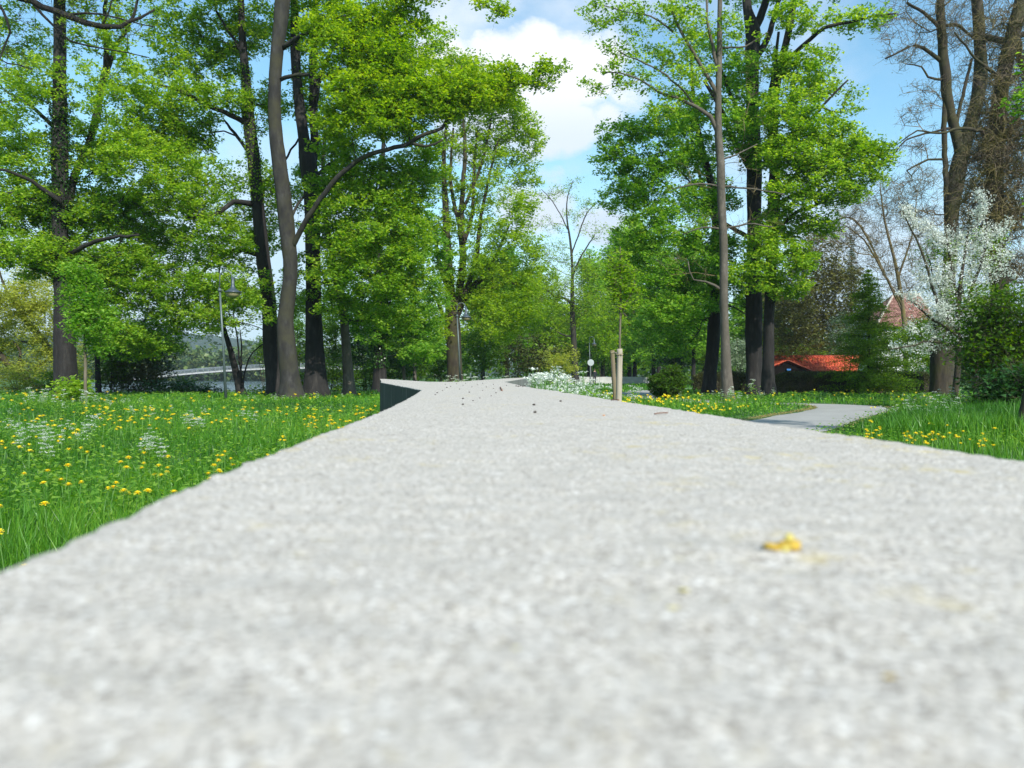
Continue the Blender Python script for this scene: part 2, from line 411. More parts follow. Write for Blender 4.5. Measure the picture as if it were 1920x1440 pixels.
# hills beyond the lake
hx = np.linspace(-1400, 900, 90); hy = np.linspace(620, 1600, 30)
HX, HYY = np.meshgrid(hx, hy)
HZ = (np.sin((HYY - 620) / 980 * np.pi * 0.6) * 62 * np.exp(-((HX + 520) / 560) ** 2) + 12 * np.sin(HX / 130) * np.clip((HYY - 620) / 300, 0, 1)) - 3
HZ += rng.normal(0, 2.2, HZ.shape)
HZ[0] = -4
m, n, l, o = new_mat('wooded_hill'); p = nd(n, 'ShaderNodeBsdfPrincipled', Roughness=0.95)
x = noise(n, l, 0.03, 8, 0.7); c = ramp(n, l, x, [(0.35, (0.018, 0.045, 0.02)), (0.6, (0.045, 0.085, 0.03)), (0.8, (0.10, 0.14, 0.05))])
l.new(c, p.inputs['Base Color']); x2 = noise(n, l, 0.12, 6, 0.7); bump(n, l, x2, 1.0, 8.0, p); l.new(p.outputs[0], o.inputs[0])
nx = len(hx); i = np.arange(len(hy) - 1)[:, None] * nx; j = np.arange(nx - 1)[None]
mk('hills', np.stack([HX.ravel(), HYY.ravel(), HZ.ravel()], 1), np.stack([i + j, i + j + 1, i + nx + j + 1, i + nx + j], -1).reshape(-1, 4), m, smooth=True, kind='structure')

# ------------------------------------------------------------------ the concrete wall we look along
ZT = 0.935
def fbm(x, y, seed, octs):
    r = np.random.default_rng(seed); o = np.zeros_like(x)
    for s, a in octs:
        for _ in range(5):
            ang = r.uniform(0, 6.28); ph = r.uniform(0, 6.28); f = s * r.uniform(0.7, 1.4)
            o += a * np.sin(f * (x * math.cos(ang) + y * math.sin(ang)) + ph)
    return o
m, n, l, o = new_mat('concrete_top'); p = nd(n, 'ShaderNodeBsdfPrincipled', Roughness=0.93)
p.inputs['Specular IOR Level'].default_value = 0.2
vo = nd(n, 'ShaderNodeTexVoronoi', Scale=560.0); t_ = n.new('ShaderNodeTexCoord'); l.new(t_.outputs['Object'], vo.inputs['Vector'])
sepc = n.new('ShaderNodeSeparateColor'); l.new(vo.outputs['Color'], sepc.inputs[0])
c = ramp(n, l, sepc.outputs[0], [(0.0, (0.27, 0.244, 0.212)), (0.22, (0.445, 0.406, 0.355)), (0.7, (0.52, 0.476, 0.42)), (0.9, (0.575, 0.528, 0.468)), (0.97, (0.72, 0.69, 0.64))])
c = mixc(n, l, ramp(n, l, sepc.outputs[1], [(0.94, (0, 0, 0)), (0.96, (0.5, 0.5, 0.5))]), c, (0.44, 0.37, 0.24))
xm = noise(n, l, 420, 3, 0.7); c = mixc(n, l, ramp(n, l, xm, [(0.53, (0, 0, 0)), (0.62, (0.9, 0.9, 0.9))]), c, (0.17, 0.15, 0.125))
xb = noise(n, l, 22, 8, 0.78); c = mixc(n, l, ramp(n, l, xb, [(0.46, (0, 0, 0)), (0.70, (0.6, 0.6, 0.6))]), c, (0.36, 0.333, 0.29))
xg = noise(n, l, 75, 5, 0.7); c = mixc(n, l, ramp(n, l, xg, [(0.5, (0, 0, 0)), (0.72, (0.5, 0.5, 0.5))]), c, (0.54, 0.51, 0.47))
xl = noise(n, l, 9, 6, 0.7); xl2 = noise(n, l, 60, 3, 0.6)
mu = n.new('ShaderNodeMath'); mu.operation = 'MULTIPLY'
l.new(ramp(n, l, xl, [(0.56, (0, 0, 0)), (0.68, (1, 1, 1))]), mu.inputs[0]); l.new(ramp(n, l, xl2, [(0.48, (0, 0, 0)), (0.6, (0.55, 0.55, 0.55))]), mu.inputs[1])
c = mixc(n, l, mu.outputs[0], c, (0.52, 0.40, 0.10))
l.new(c, p.inputs['Base Color']); bump(n, l, vo.outputs['Distance'], 0.35, 0.0009, p); l.new(p.outputs[0], o.inputs[0])
M_CTOP = m
m, n, l, o = new_mat('concrete_side'); p = nd(n, 'ShaderNodeBsdfPrincipled', Roughness=0.9)
x = noise(n, l, 14, 5, 0.6); c = ramp(n, l, x, [(0.3, (0.24, 0.24, 0.23)), (0.7, (0.38, 0.375, 0.36))])
xs_ = noise(n, l, 5, 5, 0.65, (1, 1, 0.06)); c = mixc(n, l, ramp(n, l, xs_, [(0.36, (0.9, 0.9, 0.9)), (0.66, (0.15, 0.15, 0.15))]), c, (0.075, 0.08, 0.07))
l.new(c, p.inputs['Base Color']); bump(n, l, x, 0.5, 0.01, p); l.new(p.outputs[0], o.inputs[0])
M_CSIDE = m
m, n, l, o = new_mat('algae_stained_shaded_concrete'); p = nd(n, 'ShaderNodeBsdfPrincipled', Roughness=0.9)  # algae stain, darkened further so the unlit side's shade sits in the colour
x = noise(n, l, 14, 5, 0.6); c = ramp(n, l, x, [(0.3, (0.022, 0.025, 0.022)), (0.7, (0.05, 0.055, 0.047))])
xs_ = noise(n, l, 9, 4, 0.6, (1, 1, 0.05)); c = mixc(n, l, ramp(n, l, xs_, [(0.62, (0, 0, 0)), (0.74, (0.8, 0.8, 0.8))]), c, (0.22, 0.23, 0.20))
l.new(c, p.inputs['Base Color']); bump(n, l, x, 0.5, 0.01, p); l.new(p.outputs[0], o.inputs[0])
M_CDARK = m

wall = empty('concrete_wall', (0, 4, 0), 'long pale rough concrete wall seen along its top, forking in the distance', 'wall')
LY = np.array([-0.8, 0.0, 0.268, 0.45, 0.80, 1.455, 2.3, 3.75, 8.5, 8.9]); LX = np.array([-0.15, -0.16, -0.1715, -0.19, -0.212, -0.2406, -0.30, -0.4225, -1.40, -1.45])
RY = np.array([-0.8, 0.0, 0.3, 0.617, 1.134, 2.12, 4.875, 8.9]); RX = np.array([0.42, 0.415, 0.41, 0.395, 0.347, 0.2855, 0.088, -0.083])
vy = [-0.6]
while vy[-1] < 8.9: vy.append(vy[-1] + max(0.0055, 0.0075 * max(vy[-1], 0) ** 1.3))
vy = np.array(vy); vy[-1] = 8.9
NU = 115
u = np.linspace(0, 1, NU); ue = np.concatenate([[0, 0.0008, 0.0025, 0.005, 0.009, 0.014], np.linspace(0.02, 0.98, NU), [0.986, 0.991, 0.995, 0.9975, 0.9992, 1.0]])
xl_ = np.interp(vy, LY, LX) ; xr_ = np.interp(vy, RY, RX)
wob = lambda s: fbm(vy, vy * 0, s, [(35, 0.0003), (110, 0.0004), (300, 0.0004)])
xl_ = xl_ + wob(3) ; xr_ = xr_ + wob(4)
X = xl_[:, None] * (1 - ue)[None] + xr_[:, None] * ue[None]; Y = np.repeat(vy[:, None], len(ue), 1)
wid = (xr_ - xl_)[:, None]
de = np.minimum(ue, 1 - ue)[None] * wid
Z = ZT + fbm(X, Y, 5, [(6, 0.00025), (30, 0.00015), (130, 0.00016), (420, 0.00014)]) + rng.normal(0, 0.00018, X.shape)
chip = 0.006 + 0.003 * fbm(Y, X * 0 + 3, 9, [(90, 0.2), (260, 0.25)])
chip = np.clip(chip, 0.002, 0.014)
tt = np.clip(1 - de / chip, 0, 1)
Z -= chip * (1 - np.sqrt(np.clip(1 - tt ** 2, 0, 1))) * 0.9
V1 = np.stack([X.ravel(), Y.ravel(), Z.ravel()], 1); nu = len(ue); nv_ = len(vy)
i = np.arange(nv_ - 1)[:, None] * nu; j = np.arange(nu - 1)[None]
Q1 = np.stack([i + j, i + j + 1, i + nu + j + 1, i + nu + j], -1).reshape(-1, 4)
mk('wall_top', V1, Q1, M_CTOP, parent=wall, smooth=True)
# sides of the near length
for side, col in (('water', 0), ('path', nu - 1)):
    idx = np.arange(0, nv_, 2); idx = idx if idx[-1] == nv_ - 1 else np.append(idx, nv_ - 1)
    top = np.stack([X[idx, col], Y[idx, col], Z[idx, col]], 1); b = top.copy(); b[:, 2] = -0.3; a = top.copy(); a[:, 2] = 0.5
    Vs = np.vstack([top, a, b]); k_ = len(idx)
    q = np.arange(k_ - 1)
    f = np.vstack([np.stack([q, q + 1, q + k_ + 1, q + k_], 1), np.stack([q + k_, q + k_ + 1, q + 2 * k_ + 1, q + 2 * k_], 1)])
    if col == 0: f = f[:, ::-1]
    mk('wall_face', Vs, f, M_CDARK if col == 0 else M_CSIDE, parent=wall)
def wing(name, P, faces_vis, z0=ZT, z1=None):
    P = np.array(P, float); n_ = len(P); z1 = z0 if z1 is None else z1
    rows = []
    for a_, b_, za, zb in faces_vis: pass
    top = np.c_[P[:, :2], P[:, 2]]; bot = np.c_[P[:, :2], np.full(n_, -0.3)]
    Vw = np.vstack([top, bot]); fs = []
    side = [[q, (q + 1) % n_, n_ + (q + 1) % n_, n_ + q] for q in range(n_)]
    o1 = mk(name + '_top', top, np.array([list(range(n_))]), M_CTOP, parent=wall)
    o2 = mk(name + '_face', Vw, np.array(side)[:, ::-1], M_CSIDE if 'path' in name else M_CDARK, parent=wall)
    return o1, o2
# the arm of the fork towards the water (its top steps up by three centimetres) and the arm towards the path
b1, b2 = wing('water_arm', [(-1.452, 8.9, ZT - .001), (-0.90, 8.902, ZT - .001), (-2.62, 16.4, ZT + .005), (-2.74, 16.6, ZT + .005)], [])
b1.name = 'arm_top'; b2.name = 'arm_face'
b1, b2 = wing('path_arm', [(-0.62, 8.902, ZT - .001), (-0.083, 8.902, ZT - .001), (0.37, 20.7, ZT), (2.0, 50, ZT), (1.4, 50.2, ZT), (-0.2, 20.8, ZT)], [])
b1.name = 'arm_top'; b2.name = 'arm_face'
# far low wall by the lake path, in cast lengths
M_FARW = plain('pale_cast_concrete', (.46, .45, .43), .9, scale=1.5, var=.2)
fw = empty('low_concrete_wall', (10, 97, 0), 'far low pale concrete wall behind the walking person', 'wall')
xx = 4.4; q = 0
while xx < 16.6:
    wdt = 0.95 if 6.6 < xx < 7.9 else 2.6
    wdt = min(wdt, 16.7 - xx)
    mb = MB(); mb.box((xx + wdt / 2, 96.5, 0.40), (wdt - 0.03, 0.45, 1.0))
    mb.build('wall_panel', M_FARW, fw)
    xx += wdt; q += 1

# ------------------------------------------------------------------ tree machinery
def skeleton_pts(poly, D):
    """poly: list of (px, py, width_px[, dy]) -> array (x,y,z,r)"""
    o = []
    for q in poly:
        dy = q[3] if len(q) > 3 else 0.0
        w = W(q[0], q[1], D + dy); o.append([w[0], w[1], w[2], q[2] / F * D / 2])
    return np.array(o)

def grow(base, att, step=0.6, sag=0.10, upcost=0.8):
    nb = len(base); cap = nb + len(att) * 12
    pos = np.zeros((cap, 3)); par = np.full(cap, -1); pos[:nb] = base; n_ = nb
    d0 = np.array([np.min(np.linalg.norm(base - a, axis=1)) for a in att]) if len(att) < 4000 else None
    for ai in np.argsort(d0):
        p = att[ai]; d = pos[:n_] - p; dist = np.linalg.norm(d, axis=1) + 1e-6
        cost = dist * (1 + upcost * np.clip(d[:, 2] / dist, -0.2, 1))
        j = int(np.argmin(cost)); L = dist[j]; k = int(max(1, min(8, math.ceil(L / step - .3))))
        a = pos[j].copy(); mid = (a + p) / 2 + rng.normal(0, 0.09 * L, 3); mid[2] += sag * L
        prev = j
        for s in range(1, k + 1):
            t = s / k; q = (1 - t) ** 2 * a + 2 * t * (1 - t) * mid + t * t * p
            if s < k: q = q + rng.normal(0, 0.03 * L / k + 0.01, 3)
            pos[n_] = q; par[n_] = prev; prev = n_; n_ += 1
    return pos[:n_], par[:n_], nb

def tree_object(name, label, cat, D, trunk, limbs=(), puffs=(), leaf=None, bk=B_DARK, tw=B_DARK, lsize=0.12, per=34, dens=0.022, spray=0.42,
                group=None, up=0.6, depth=1.0, base_z=None, ivy=None, ivymat=None, twig_r=0.006, bare_twigs=0, fvar=0.5, rcap=0.11, sides=14, sag=0.10, streaks=(), droop=0.0, ground_pt=None, flare=0.35, zflat=0.55, twiglets=1):
    big = leaf is not None and lsize > 0.08
    if big: lsize = lsize * 1.0; up = 0.42; per = per * 1.95
    T = skeleton_pts(trunk, D)
    root = np.array([T[0, 0], T[0, 1], float(gz(np.array([T[0, 0]]), np.array([T[0, 1]]))[0]) - 0.1])
    if T[0, 2] > root[2]:
        T = np.vstack([[root[0], root[1], root[2], T[0, 3] * 1.05], T])
    t = empty(name, root, label, cat, group)
    Tc = catmull(T, 0.28 if D < 60 else 0.6)
    mb = MB(); mb.tube(Tc[:, :3], np.clip(Tc[:, 3], 0.006, 9), sides, noise=0.035, flare=flare); mb.build('trunk', bk, t, smooth=True)
    base = [Tc[:, :3]]
    for lb in limbs:
        L = catmull(skeleton_pts(lb, D), 0.3)
        L[1:-1, :3] += rng.normal(0, 0.015, (len(L) - 2, 3))
        mb = MB(); mb.tube(L[:, :3], np.clip(L[:, 3], 0.008, 9), 9, noise=0.04); mb.build('limb', bk, t, smooth=True)
        base.append(L[:, :3])
    base = np.vstack(base)
    att = []; pv = []
    for pf in puffs:
        cx, cy, rx, ry = pf[:4]; dm = pf[4] if len(pf) > 4 else 1.0; dyo = pf[5] if len(pf) > 5 else rng.uniform(-1.2, 1.2) * depth
        nsp = max(3, int(rx * ry * dens * dm * (1.25 if leaf is not None else 1)))
        u_ = rng.normal(0, 1, (nsp, 3)); u_ /= np.linalg.norm(u_, axis=1)[:, None]
        rr = rng.uniform(0, 1, nsp) ** 0.42
        c = W(cx, cy, D + dyo); s = D / F
        P = c + u_ * rr[:, None] * np.array([rx * s, (rx + ry) / 2 * s * depth, ry * s])
        P = P[P[:, 2] > 0.15]
        att.append(P); pv.append(np.full(len(P), np.clip(rng.normal(0.5, 0.22), 0.1, 0.95)))
    for (x0, y0, x1, y1, n_, wd) in streaks:
        n_ = int(n_ * .9); wd = wd * 1.6
        f_ = rng.uniform(0, 1, n_)[:, None]; dyo = rng.uniform(-.8, .8); a_, b_ = W(x0, y0, D + dyo), W(x1, y1, D + dyo * .5)
        att.append(a_ + (b_ - a_) * f_ + rng.normal(0, wd / F * D, (n_, 3))); pv.append(np.full(n_, .7))
    if not att: return t
    att = np.vstack(att); pv = np.concatenate(pv)
    pos, par, nb = grow(base, att, step=0.6 * max(1, D / 45), sag=sag)
    nn = len(pos); cnt = np.zeros(nn); haschild = np.zeros(nn, bool)
    haschild[par[nb:]] = True
    for q in range(nn - 1, nb - 1, -1):
        if cnt[q] == 0: cnt[q] = 1
        cnt[par[q]] += cnt[q]
    rad = np.minimum(twig_r * max(1, D / 60) * cnt ** 0.52, rcap)
    ch = np.arange(nb, nn); pr = par[ch]
    r0 = np.where(pr < nb, rad[ch] * 1.15, np.minimum(rad[pr], rad[ch] * 1.6)); r1 = rad[ch]
    P0 = [pos[pr]]; P1 = [pos[ch]]; R0 = [r0]; R1 = [r1]
    # little shoots at every spray
    ns = len(att); K = (twiglets if D < 45 else 0) + bare_twigs
    if K:
        a = np.repeat(att, K, 0); dl = rng.normal(0, 1, a.shape) * np.array([1, 1, 0.75]); dl /= np.linalg.norm(dl, axis=1)[:, None]
        if bare_twigs: dl[:, 2] += 0.15
        ln_ = rng.uniform(0.5, 1.3, len(a)) * spray
        mid = a + dl * ln_[:, None] * 0.5 + rng.normal(0, 0.05, a.shape); e = a + dl * ln_[:, None] + rng.normal(0, 0.07, a.shape); e[:, 2] -= droop * ln_
        tr = np.full(len(a), twig_r * 0.8 * max(1, D / 60))
        if bare_twigs: P0 += [a, mid]; P1 += [mid, e]; R0 += [tr, tr * 0.8]; R1 += [tr * 0.8, tr * 0.45]
        else: P0.append(a); P1.append(e); R0.append(tr); R1.append(tr * .5)
        if bare_twigs:
            e2 = mid + rng.normal(0, 0.6, mid.shape) * spray * 0.7
            P0.append(mid); P1.append(e2); R0.append(tr * 0.8); R1.append(tr * 0.45)
            e3 = mid + rng.normal(0, 0.6, mid.shape) * spray * 0.5
            P0.append(mid); P1.append(e3); R0.append(tr * 0.7); R1.append(tr * 0.4)
    V_, Q_ = prisms(np.vstack(P0), np.vstack(P1), np.concatenate(R0), np.concatenate(R1), 3)
    mk('twigs', V_, Q_, tw, parent=t, kind='stuff')
    if leaf is not None:
        per_ = rng.poisson(per, ns); idx = np.repeat(np.arange(ns), per_); N_ = len(idx)
        # tilted flat sprays
        off = rng.normal(0, 1, (N_, 3)); off /= np.linalg.norm(off, axis=1)[:, None] + 1e-9
        off *= (rng.uniform(0, 1, N_) ** 0.5)[:, None] * spray
        off[:, 2] *= zflat
        tilt = rng.normal(0, 0.35, (ns, 2))[idx]
        off[:, 2] += off[:, 0] * tilt[:, 0] + off[:, 1] * tilt[:, 1] - droop * (off[:, 0] ** 2 + off[:, 1] ** 2) / spray
        C_ = att[idx] + off
        okk = C_[:, 2] > 0.05; C_ = C_[okk]; idx = idx[okk]; N_ = len(idx)
        Vv_, Tt_ = leaves(C_, lsize * rng.uniform(0.55, 1.35, N_), up=up, tri=big, aspect=.9)
        sv = np.clip(pv[idx] * .35 + (rng.uniform(0, 1, ns)[idx]) * 0.25 + rng.uniform(-.15, .65, N_), 0, 1)
        mk('crown', Vv_, Tt_, leaf, parent=t, var=sv if big else np.repeat(sv, 2))
    if ivy is not None:
        C_ = []
        for (y0, y1, w, nlv) in ivy:
            yy = rng.uniform(y0, y1, nlv); zz = CAMZ - (yy - HY) / F * D
            cx_ = np.interp(zz, Tc[:, 2], Tc[:, 0]); cy_ = np.interp(zz, Tc[:, 2], Tc[:, 1]); rr_ = np.interp(zz, Tc[:, 2], Tc[:, 3]) + w / F * D * rng.uniform(0, 1, nlv) ** 1.5 * (0.5 + 0.5 * np.sin(zz * 3) ** 2)
            th_ = rng.uniform(0, 6.28, nlv); C_.append(np.stack([cx_ + rr_ * np.cos(th_), cy_ + rr_ * np.sin(th_), zz], 1))
        C_ = np.vstack(C_); Vv_, Tt_ = leaves(C_, lsize * 0.9 * rng.uniform(0.6, 1.2, len(C_)), up=0.2)
        mk('ivy', Vv_, Tt_, ivymat or L_IVY, parent=t, var=np.repeat(rng.uniform(0, 1, len(C_)), 2))
    return t

# ------------------------------------------------------------------ trees on the water side
GW = 'tall trees on the water side of the wall'
tree_object('maple_tree', 'broad dark trunked maple with ivy high on it, beside the leaning old willow', 'tree', 35,
    [(124, 748, 44), (122, 660, 38), (120, 560, 34), (112, 450, 30), (113, 330, 28), (112, 200, 25), (112, 90, 22), (112, -40, 18), (114, -220, 9)],
    limbs=[[(118, 430, 16, .3), (140, 330, 14, .4), (170, 260, 14, .5), (188, 180, 13, .6), (200, 110, 11, .6), (196, 30, 8, .6), (205, -60, 5)], [(190, 170, 9, .6), (215, 95, 8, .8), (245, 40, 6, 1), (262, -10, 4, 1)],
           [(114, 380, 10, -.4), (60, 340, 7, -1.2), (10, 320, 5, -2), (-40, 310, 3, -2.4)], [(112, 250, 9), (60, 200, 6, 1), (10, 170, 4, 1.5)], [(118, 480, 10), (190, 450, 7, -1), (260, 440, 4, -1.6)]],
    puffs=[(45, 60, 70, 60, .35), (60, 170, 80, 70, .5), (40, 280, 80, 60, .65), (190, 60, 70, 60, .35), (215, 170, 70, 70, .5), (170, 290, 70, 60, .8), (240, 290, 60, 70, .9), (40, 390, 80, 60, 1.1), (140, 400, 90, 60, 1.0),
           (230, 400, 80, 60, 1.1), (50, 480, 80, 45, 1.3), (150, 490, 90, 50, 1.2), (235, 500, 70, 50, 1.1), (190, 565, 60, 50, 1.0), (215, 620, 45, 35, .9), (-60, 200, 90, 150, .6), (-80, 420, 90, 100, .7), (110, -70, 130, 80, .6), (110, -180, 90, 60, .5)],
    leaf=L_MAPLE, group=GW, ivy=[(170, 440, 15, 2600)], ivymat=L_IVY)
tree_object('linden_tree', 'slender dark tree directly behind the smooth grey trunk, splaying low branches', 'tree', 37,
    [(520, 742, 34), (508, 650, 30), (505, 580, 27), (493, 480, 25), (483, 380, 23), (476, 300, 24), (468, 240, 22), (461, 150, 17), (455, 80, 14), (452, 0, 11), (450, -140, 6)],
    limbs=[[(470, 235, 11), (430, 215, 9, -.5), (385, 195, 8, -1), (345, 172, 6, -1.4), (300, 160, 4, -1.6)], [(482, 385, 12), (440, 378, 9, -.6), (405, 402, 8, -1), (352, 408, 5, -1.5)],
           [(476, 300, 8), (440, 250, 6, .5), (420, 225, 4, .8)], [(455, 100, 7), (430, 60, 5), (405, 20, 4)], [(493, 480, 10), (440, 470, 8, 1), (380, 510, 7, 1.5), (330, 580, 5, 1.8), (262, 605, 3, 2)], [(480, 350, 8), (520, 320, 5, 1.2), (560, 260, 4, 2)]],
    puffs=[(330, 110, 80, 70, .5), (300, 190, 90, 60, .65), (300, 260, 80, 50, .9), (400, 100, 70, 60, .7), (415, 180, 60, 40, .7), (400, 30, 80, 50, .45), (310, 30, 70, 50, .4), (350, 250, 60, 50, .8), (330, 370, 90, 55, 1.1), (420, 340, 60, 40, .5),
           (300, 460, 80, 50, 1.1), (400, 450, 80, 45, .8), (360, 530, 90, 45, .9), (440, 540, 60, 40, .8), (480, 60, 50, 60, .7), (500, 200, 40, 60, .6), (455, 420, 60, 40, .7), (530, 380, 50, 60, .6), (450, -70, 130, 70, .6), (280, 560, 60, 40, .9), (345, 590, 60, 35, .7), (300, 630, 60, 40, .8), (400, 590, 60, 35, .8), (250, 640, 50, 40, .7), (340, 310, 70, 40, .7), (440, 480, 50, 40, .6), (500, 440, 40, 40, .6, 2), (555, 560, 30, 60, .6, 4), (500, 330, 30, 40, .5, 2), (470, 560, 40, 30, .5, 2)],
    leaf=L_MAPLE, group=GW, ivy=[(120, 380, 8, 1300)], ivymat=L_MAPLE)
tree_object('smooth_trunk_tree', 'thick smooth grey trunk bent gently, one long limb reaching towards the cloud', 'tree', 33,
    [(546, 748, 44), (543, 700, 35), (537, 640, 33), (535, 600, 29), (541, 550, 27), (545, 500, 27), (538, 430, 30), (531, 360, 28), (523, 300, 26), (516, 240, 24.5), (515, 180, 24), (519, 100, 24), (526, 40, 26), (532, -10, 27), (545, -120, 20), (560, -240, 10)],
    limbs=[[(541, 478, 9, 0), (553, 455, 10, -.15), (563, 435, 10, -.3), (578, 405, 9.5, -.6), (610, 360, 9.5, -1.0), (645, 322, 9, -1.4), (680, 294, 8.5, -1.7), (725, 280, 8, -2.0), (768, 268, 7.5, -2.2), (800, 250, 6.5, -2.4), (828, 240, 6, -2.5), (842, 218, 5, -2.5), (872, 196, 4.5, -2.5), (930, 178, 3.5, -2.5), (985, 152, 3.5, -2.5), (1035, 130, 2.4, -2.5)],
           [(530, 90, 10), (560, 70, 9, -.5), (600, 52, 7, -1), (650, 30, 5, -1.4)], [(524, 150, 8), (560, 140, 7, -.6), (610, 145, 6, -1), (655, 175, 4, -1.3)],
           [(842, 222, 6, -2.5), (846, 190, 5, -2.5), (862, 150, 4, -2.5), (866, 120, 2.5, -2.5)], [(535, 430, 6), (560, 380, 5, .6), (590, 350, 4, 1)], [(768, 268, 6, -2.2), (800, 275, 4.5, -2.4), (830, 262, 3, -2.6)], [(532, -20, 12), (640, -60, 8, -1), (760, -30, 6, -2), (850, -18, 5, -2.5), (905, 6, 4, -2.5), (945, 30, 2, -2.5)]],
    puffs=[(610, 60, 60, 40, .8, -1), (680, 50, 70, 45, .9, -1.3), (740, 30, 60, 40, .8, -1.5), (660, 110, 80, 50, 1.1, -1.2), (740, 110, 70, 50, 1.0, -1.8), (690, 175, 80, 50, 1.2, -1.6), (760, 175, 60, 45, 1.2, -2), (820, 190, 60, 40, 1.1, -2.3),
           (730, 225, 70, 35, 1.1, -2.2), (870, 160, 55, 40, 1.0, -2.5), (930, 150, 55, 25, .9, -2.5), (985, 140, 35, 18, .8, -2.5), (1030, 125, 28, 16, .8, -2.5), (1020, 155, 25, 12, .6, -2.5), (640, 230, 50, 45, .9, -1.2), (930, 22, 22, 14, .7, -2.5), (905, 5, 25, 10, .6, -2.5), (905, 185, 50, 25, .9, -2.4),
           (560, -60, 140, 60, .5), (700, -60, 120, 60, .5), (780, -20, 50, 30, .7, -2)],
    leaf=L_YELLOW, bk=B_SMOOTH, group=GW, depth=0.9)
tree_object('forked_tree', 'dark straight trunk forking halfway up into two parallel stems, next to the smooth grey trunk', 'tree', 36,
    [(593, 748, 48), (591, 690, 37), (589, 620, 31), (587, 500, 29), (586, 400, 28), (582, 340, 30), (577, 300, 32), (570, 260, 22), (563, 210, 21), (557, 150, 18), (553, 80, 17), (552, 0, 14), (550, -150, 7)],
    limbs=[[(584, 310, 18, .2), (590, 270, 17, .3), (588, 200, 16, .4), (587, 120, 15, .4), (590, 60, 13, .5), (592, -10, 11, .5), (594, -140, 6, .5)], [(590, 210, 8, .3), (600, 150, 8, .2), (622, 90, 7, 0), (640, 60, 5, 0)], [(590, 150, 7, .4), (625, 140, 6, .4), (660, 175, 4, .3)],
           [(586, 430, 9), (630, 420, 7, .8), (680, 410, 6, 1.4), (740, 420, 4, 2)], [(588, 520, 9), (640, 500, 7, .8), (700, 520, 5, 1.6)], [(590, 330, 8), (640, 300, 6, 1), (700, 330, 4, 1.6)]],
    puffs=[(640, 280, 55, 40, .7, -2), (630, 350, 55, 40, .8, -2.5), (700, 325, 75, 42, .9, -3), (680, 390, 75, 40, .9, -3), (760, 345, 55, 50, .9, -3), (620, 425, 50, 38, .8, -2.5), (700, 455, 80, 40, 1.0, -3.2), (770, 425, 50, 50, .9, -3), (630, 500, 55, 38, .9, -2.6), (700, 525, 80, 36, 1.0, -3.2), (770, 510, 45, 45, .9, -3), (640, 570, 50, 32, .8, -2),
           (560, 520, 30, 60, .4), (570, 180, 40, 70, .6), (640, 10, 60, 40, .7, .5), (560, 40, 60, 60, .7), (500, 560, 30, 50, .4), (730, 590, 65, 32, .9, -2), (590, -80, 120, 70, .5), (800, 300, 50, 50, .7, -2), (730, 100, 60, 60, .5, 1.5), (800, 110, 45, 50, .5, 1.5), (820, 60, 35, 40, .35, 1.5), (700, 420, 110, 120, .35, 1)],
    leaf=L_MAPLE, group=GW, dens=.020)
tree_object('pale_patchy_tree', 'pale brown trunk with dark patches, bending, on the lawn by the wall end', 'tree', 37,
    [(655, 748, 24), (653, 700, 19), (648, 640, 17), (644, 590, 16), (633, 540, 14), (624, 480, 12), (614, 430, 11), (608, 380, 9), (606, 300, 7), (612, 220, 4)],
    puffs=[(650, 470, 50, 50, .7, 1.5), (600, 330, 50, 60, .7, 1.5), (680, 600, 50, 35, .7, 1.2), (650, 540, 50, 40, .7, 1.5), (620, 240, 40, 60, .6, 1.4)], leaf=L_FRESH, bk=B_TAN, tw=B_BROWN, group=GW)
tree_object('ivy_trunk_tree', 'ivy covered dark trunk behind the end of the wall arm', 'tree', 50,
    [(713, 735, 26), (712, 690, 23), (711, 620, 19), (709, 540, 16), (712, 440, 13), (716, 340, 10), (720, 250, 6)],
    limbs=[[(709, 530, 8), (680, 500, 6), (650, 470, 4)], [(709, 560, 8), (750, 530, 6, 1), (800, 520, 4, 1)]],
    puffs=[(700, 590, 60, 40, .9), (760, 620, 60, 45, .9), (740, 560, 60, 50, .9), (800, 590, 50, 60, .9), (720, 480, 70, 50, .9), (800, 480, 50, 60, .8), (760, 400, 60, 50, .8), (700, 640, 40, 30, .9), (790, 660, 50, 30, .9)], leaf=L_FRESH, group=GW, lsize=0.15,
    ivy=[(560, 690, 9, 2200)], ivymat=L_IVY)
for (x_, yb, yt, w, D_, lb) in [(776, 715, 560, 7, 56, 'thin pale straight sapling trunk between the ivy trunk and the lamp'), (756, 715, 600, 6, 52, 'thin brown sapling next to the ivy covered trunk'), (183, 740, 600, 11, 42, 'thin dark trunk just behind the staked looking sapling by the maple')]:
    tree_object('young_tree', lb, 'tree', D_, [(x_ + 2, yb, w), (x_ - 1, (yb + yt) / 2, w * .8), (x_ - 5, yt, w * .6), (x_ - 8, yt - 90, w * .3)], puffs=[(x_ - 8, yt - 60, 35, 50, .8), (x_, yt + 10, 35, 35, .7)], leaf=L_FRESH, bk=B_TAN if x_ > 300 else B_DARK, tw=B_BROWN, lsize=0.14, flare=.1)
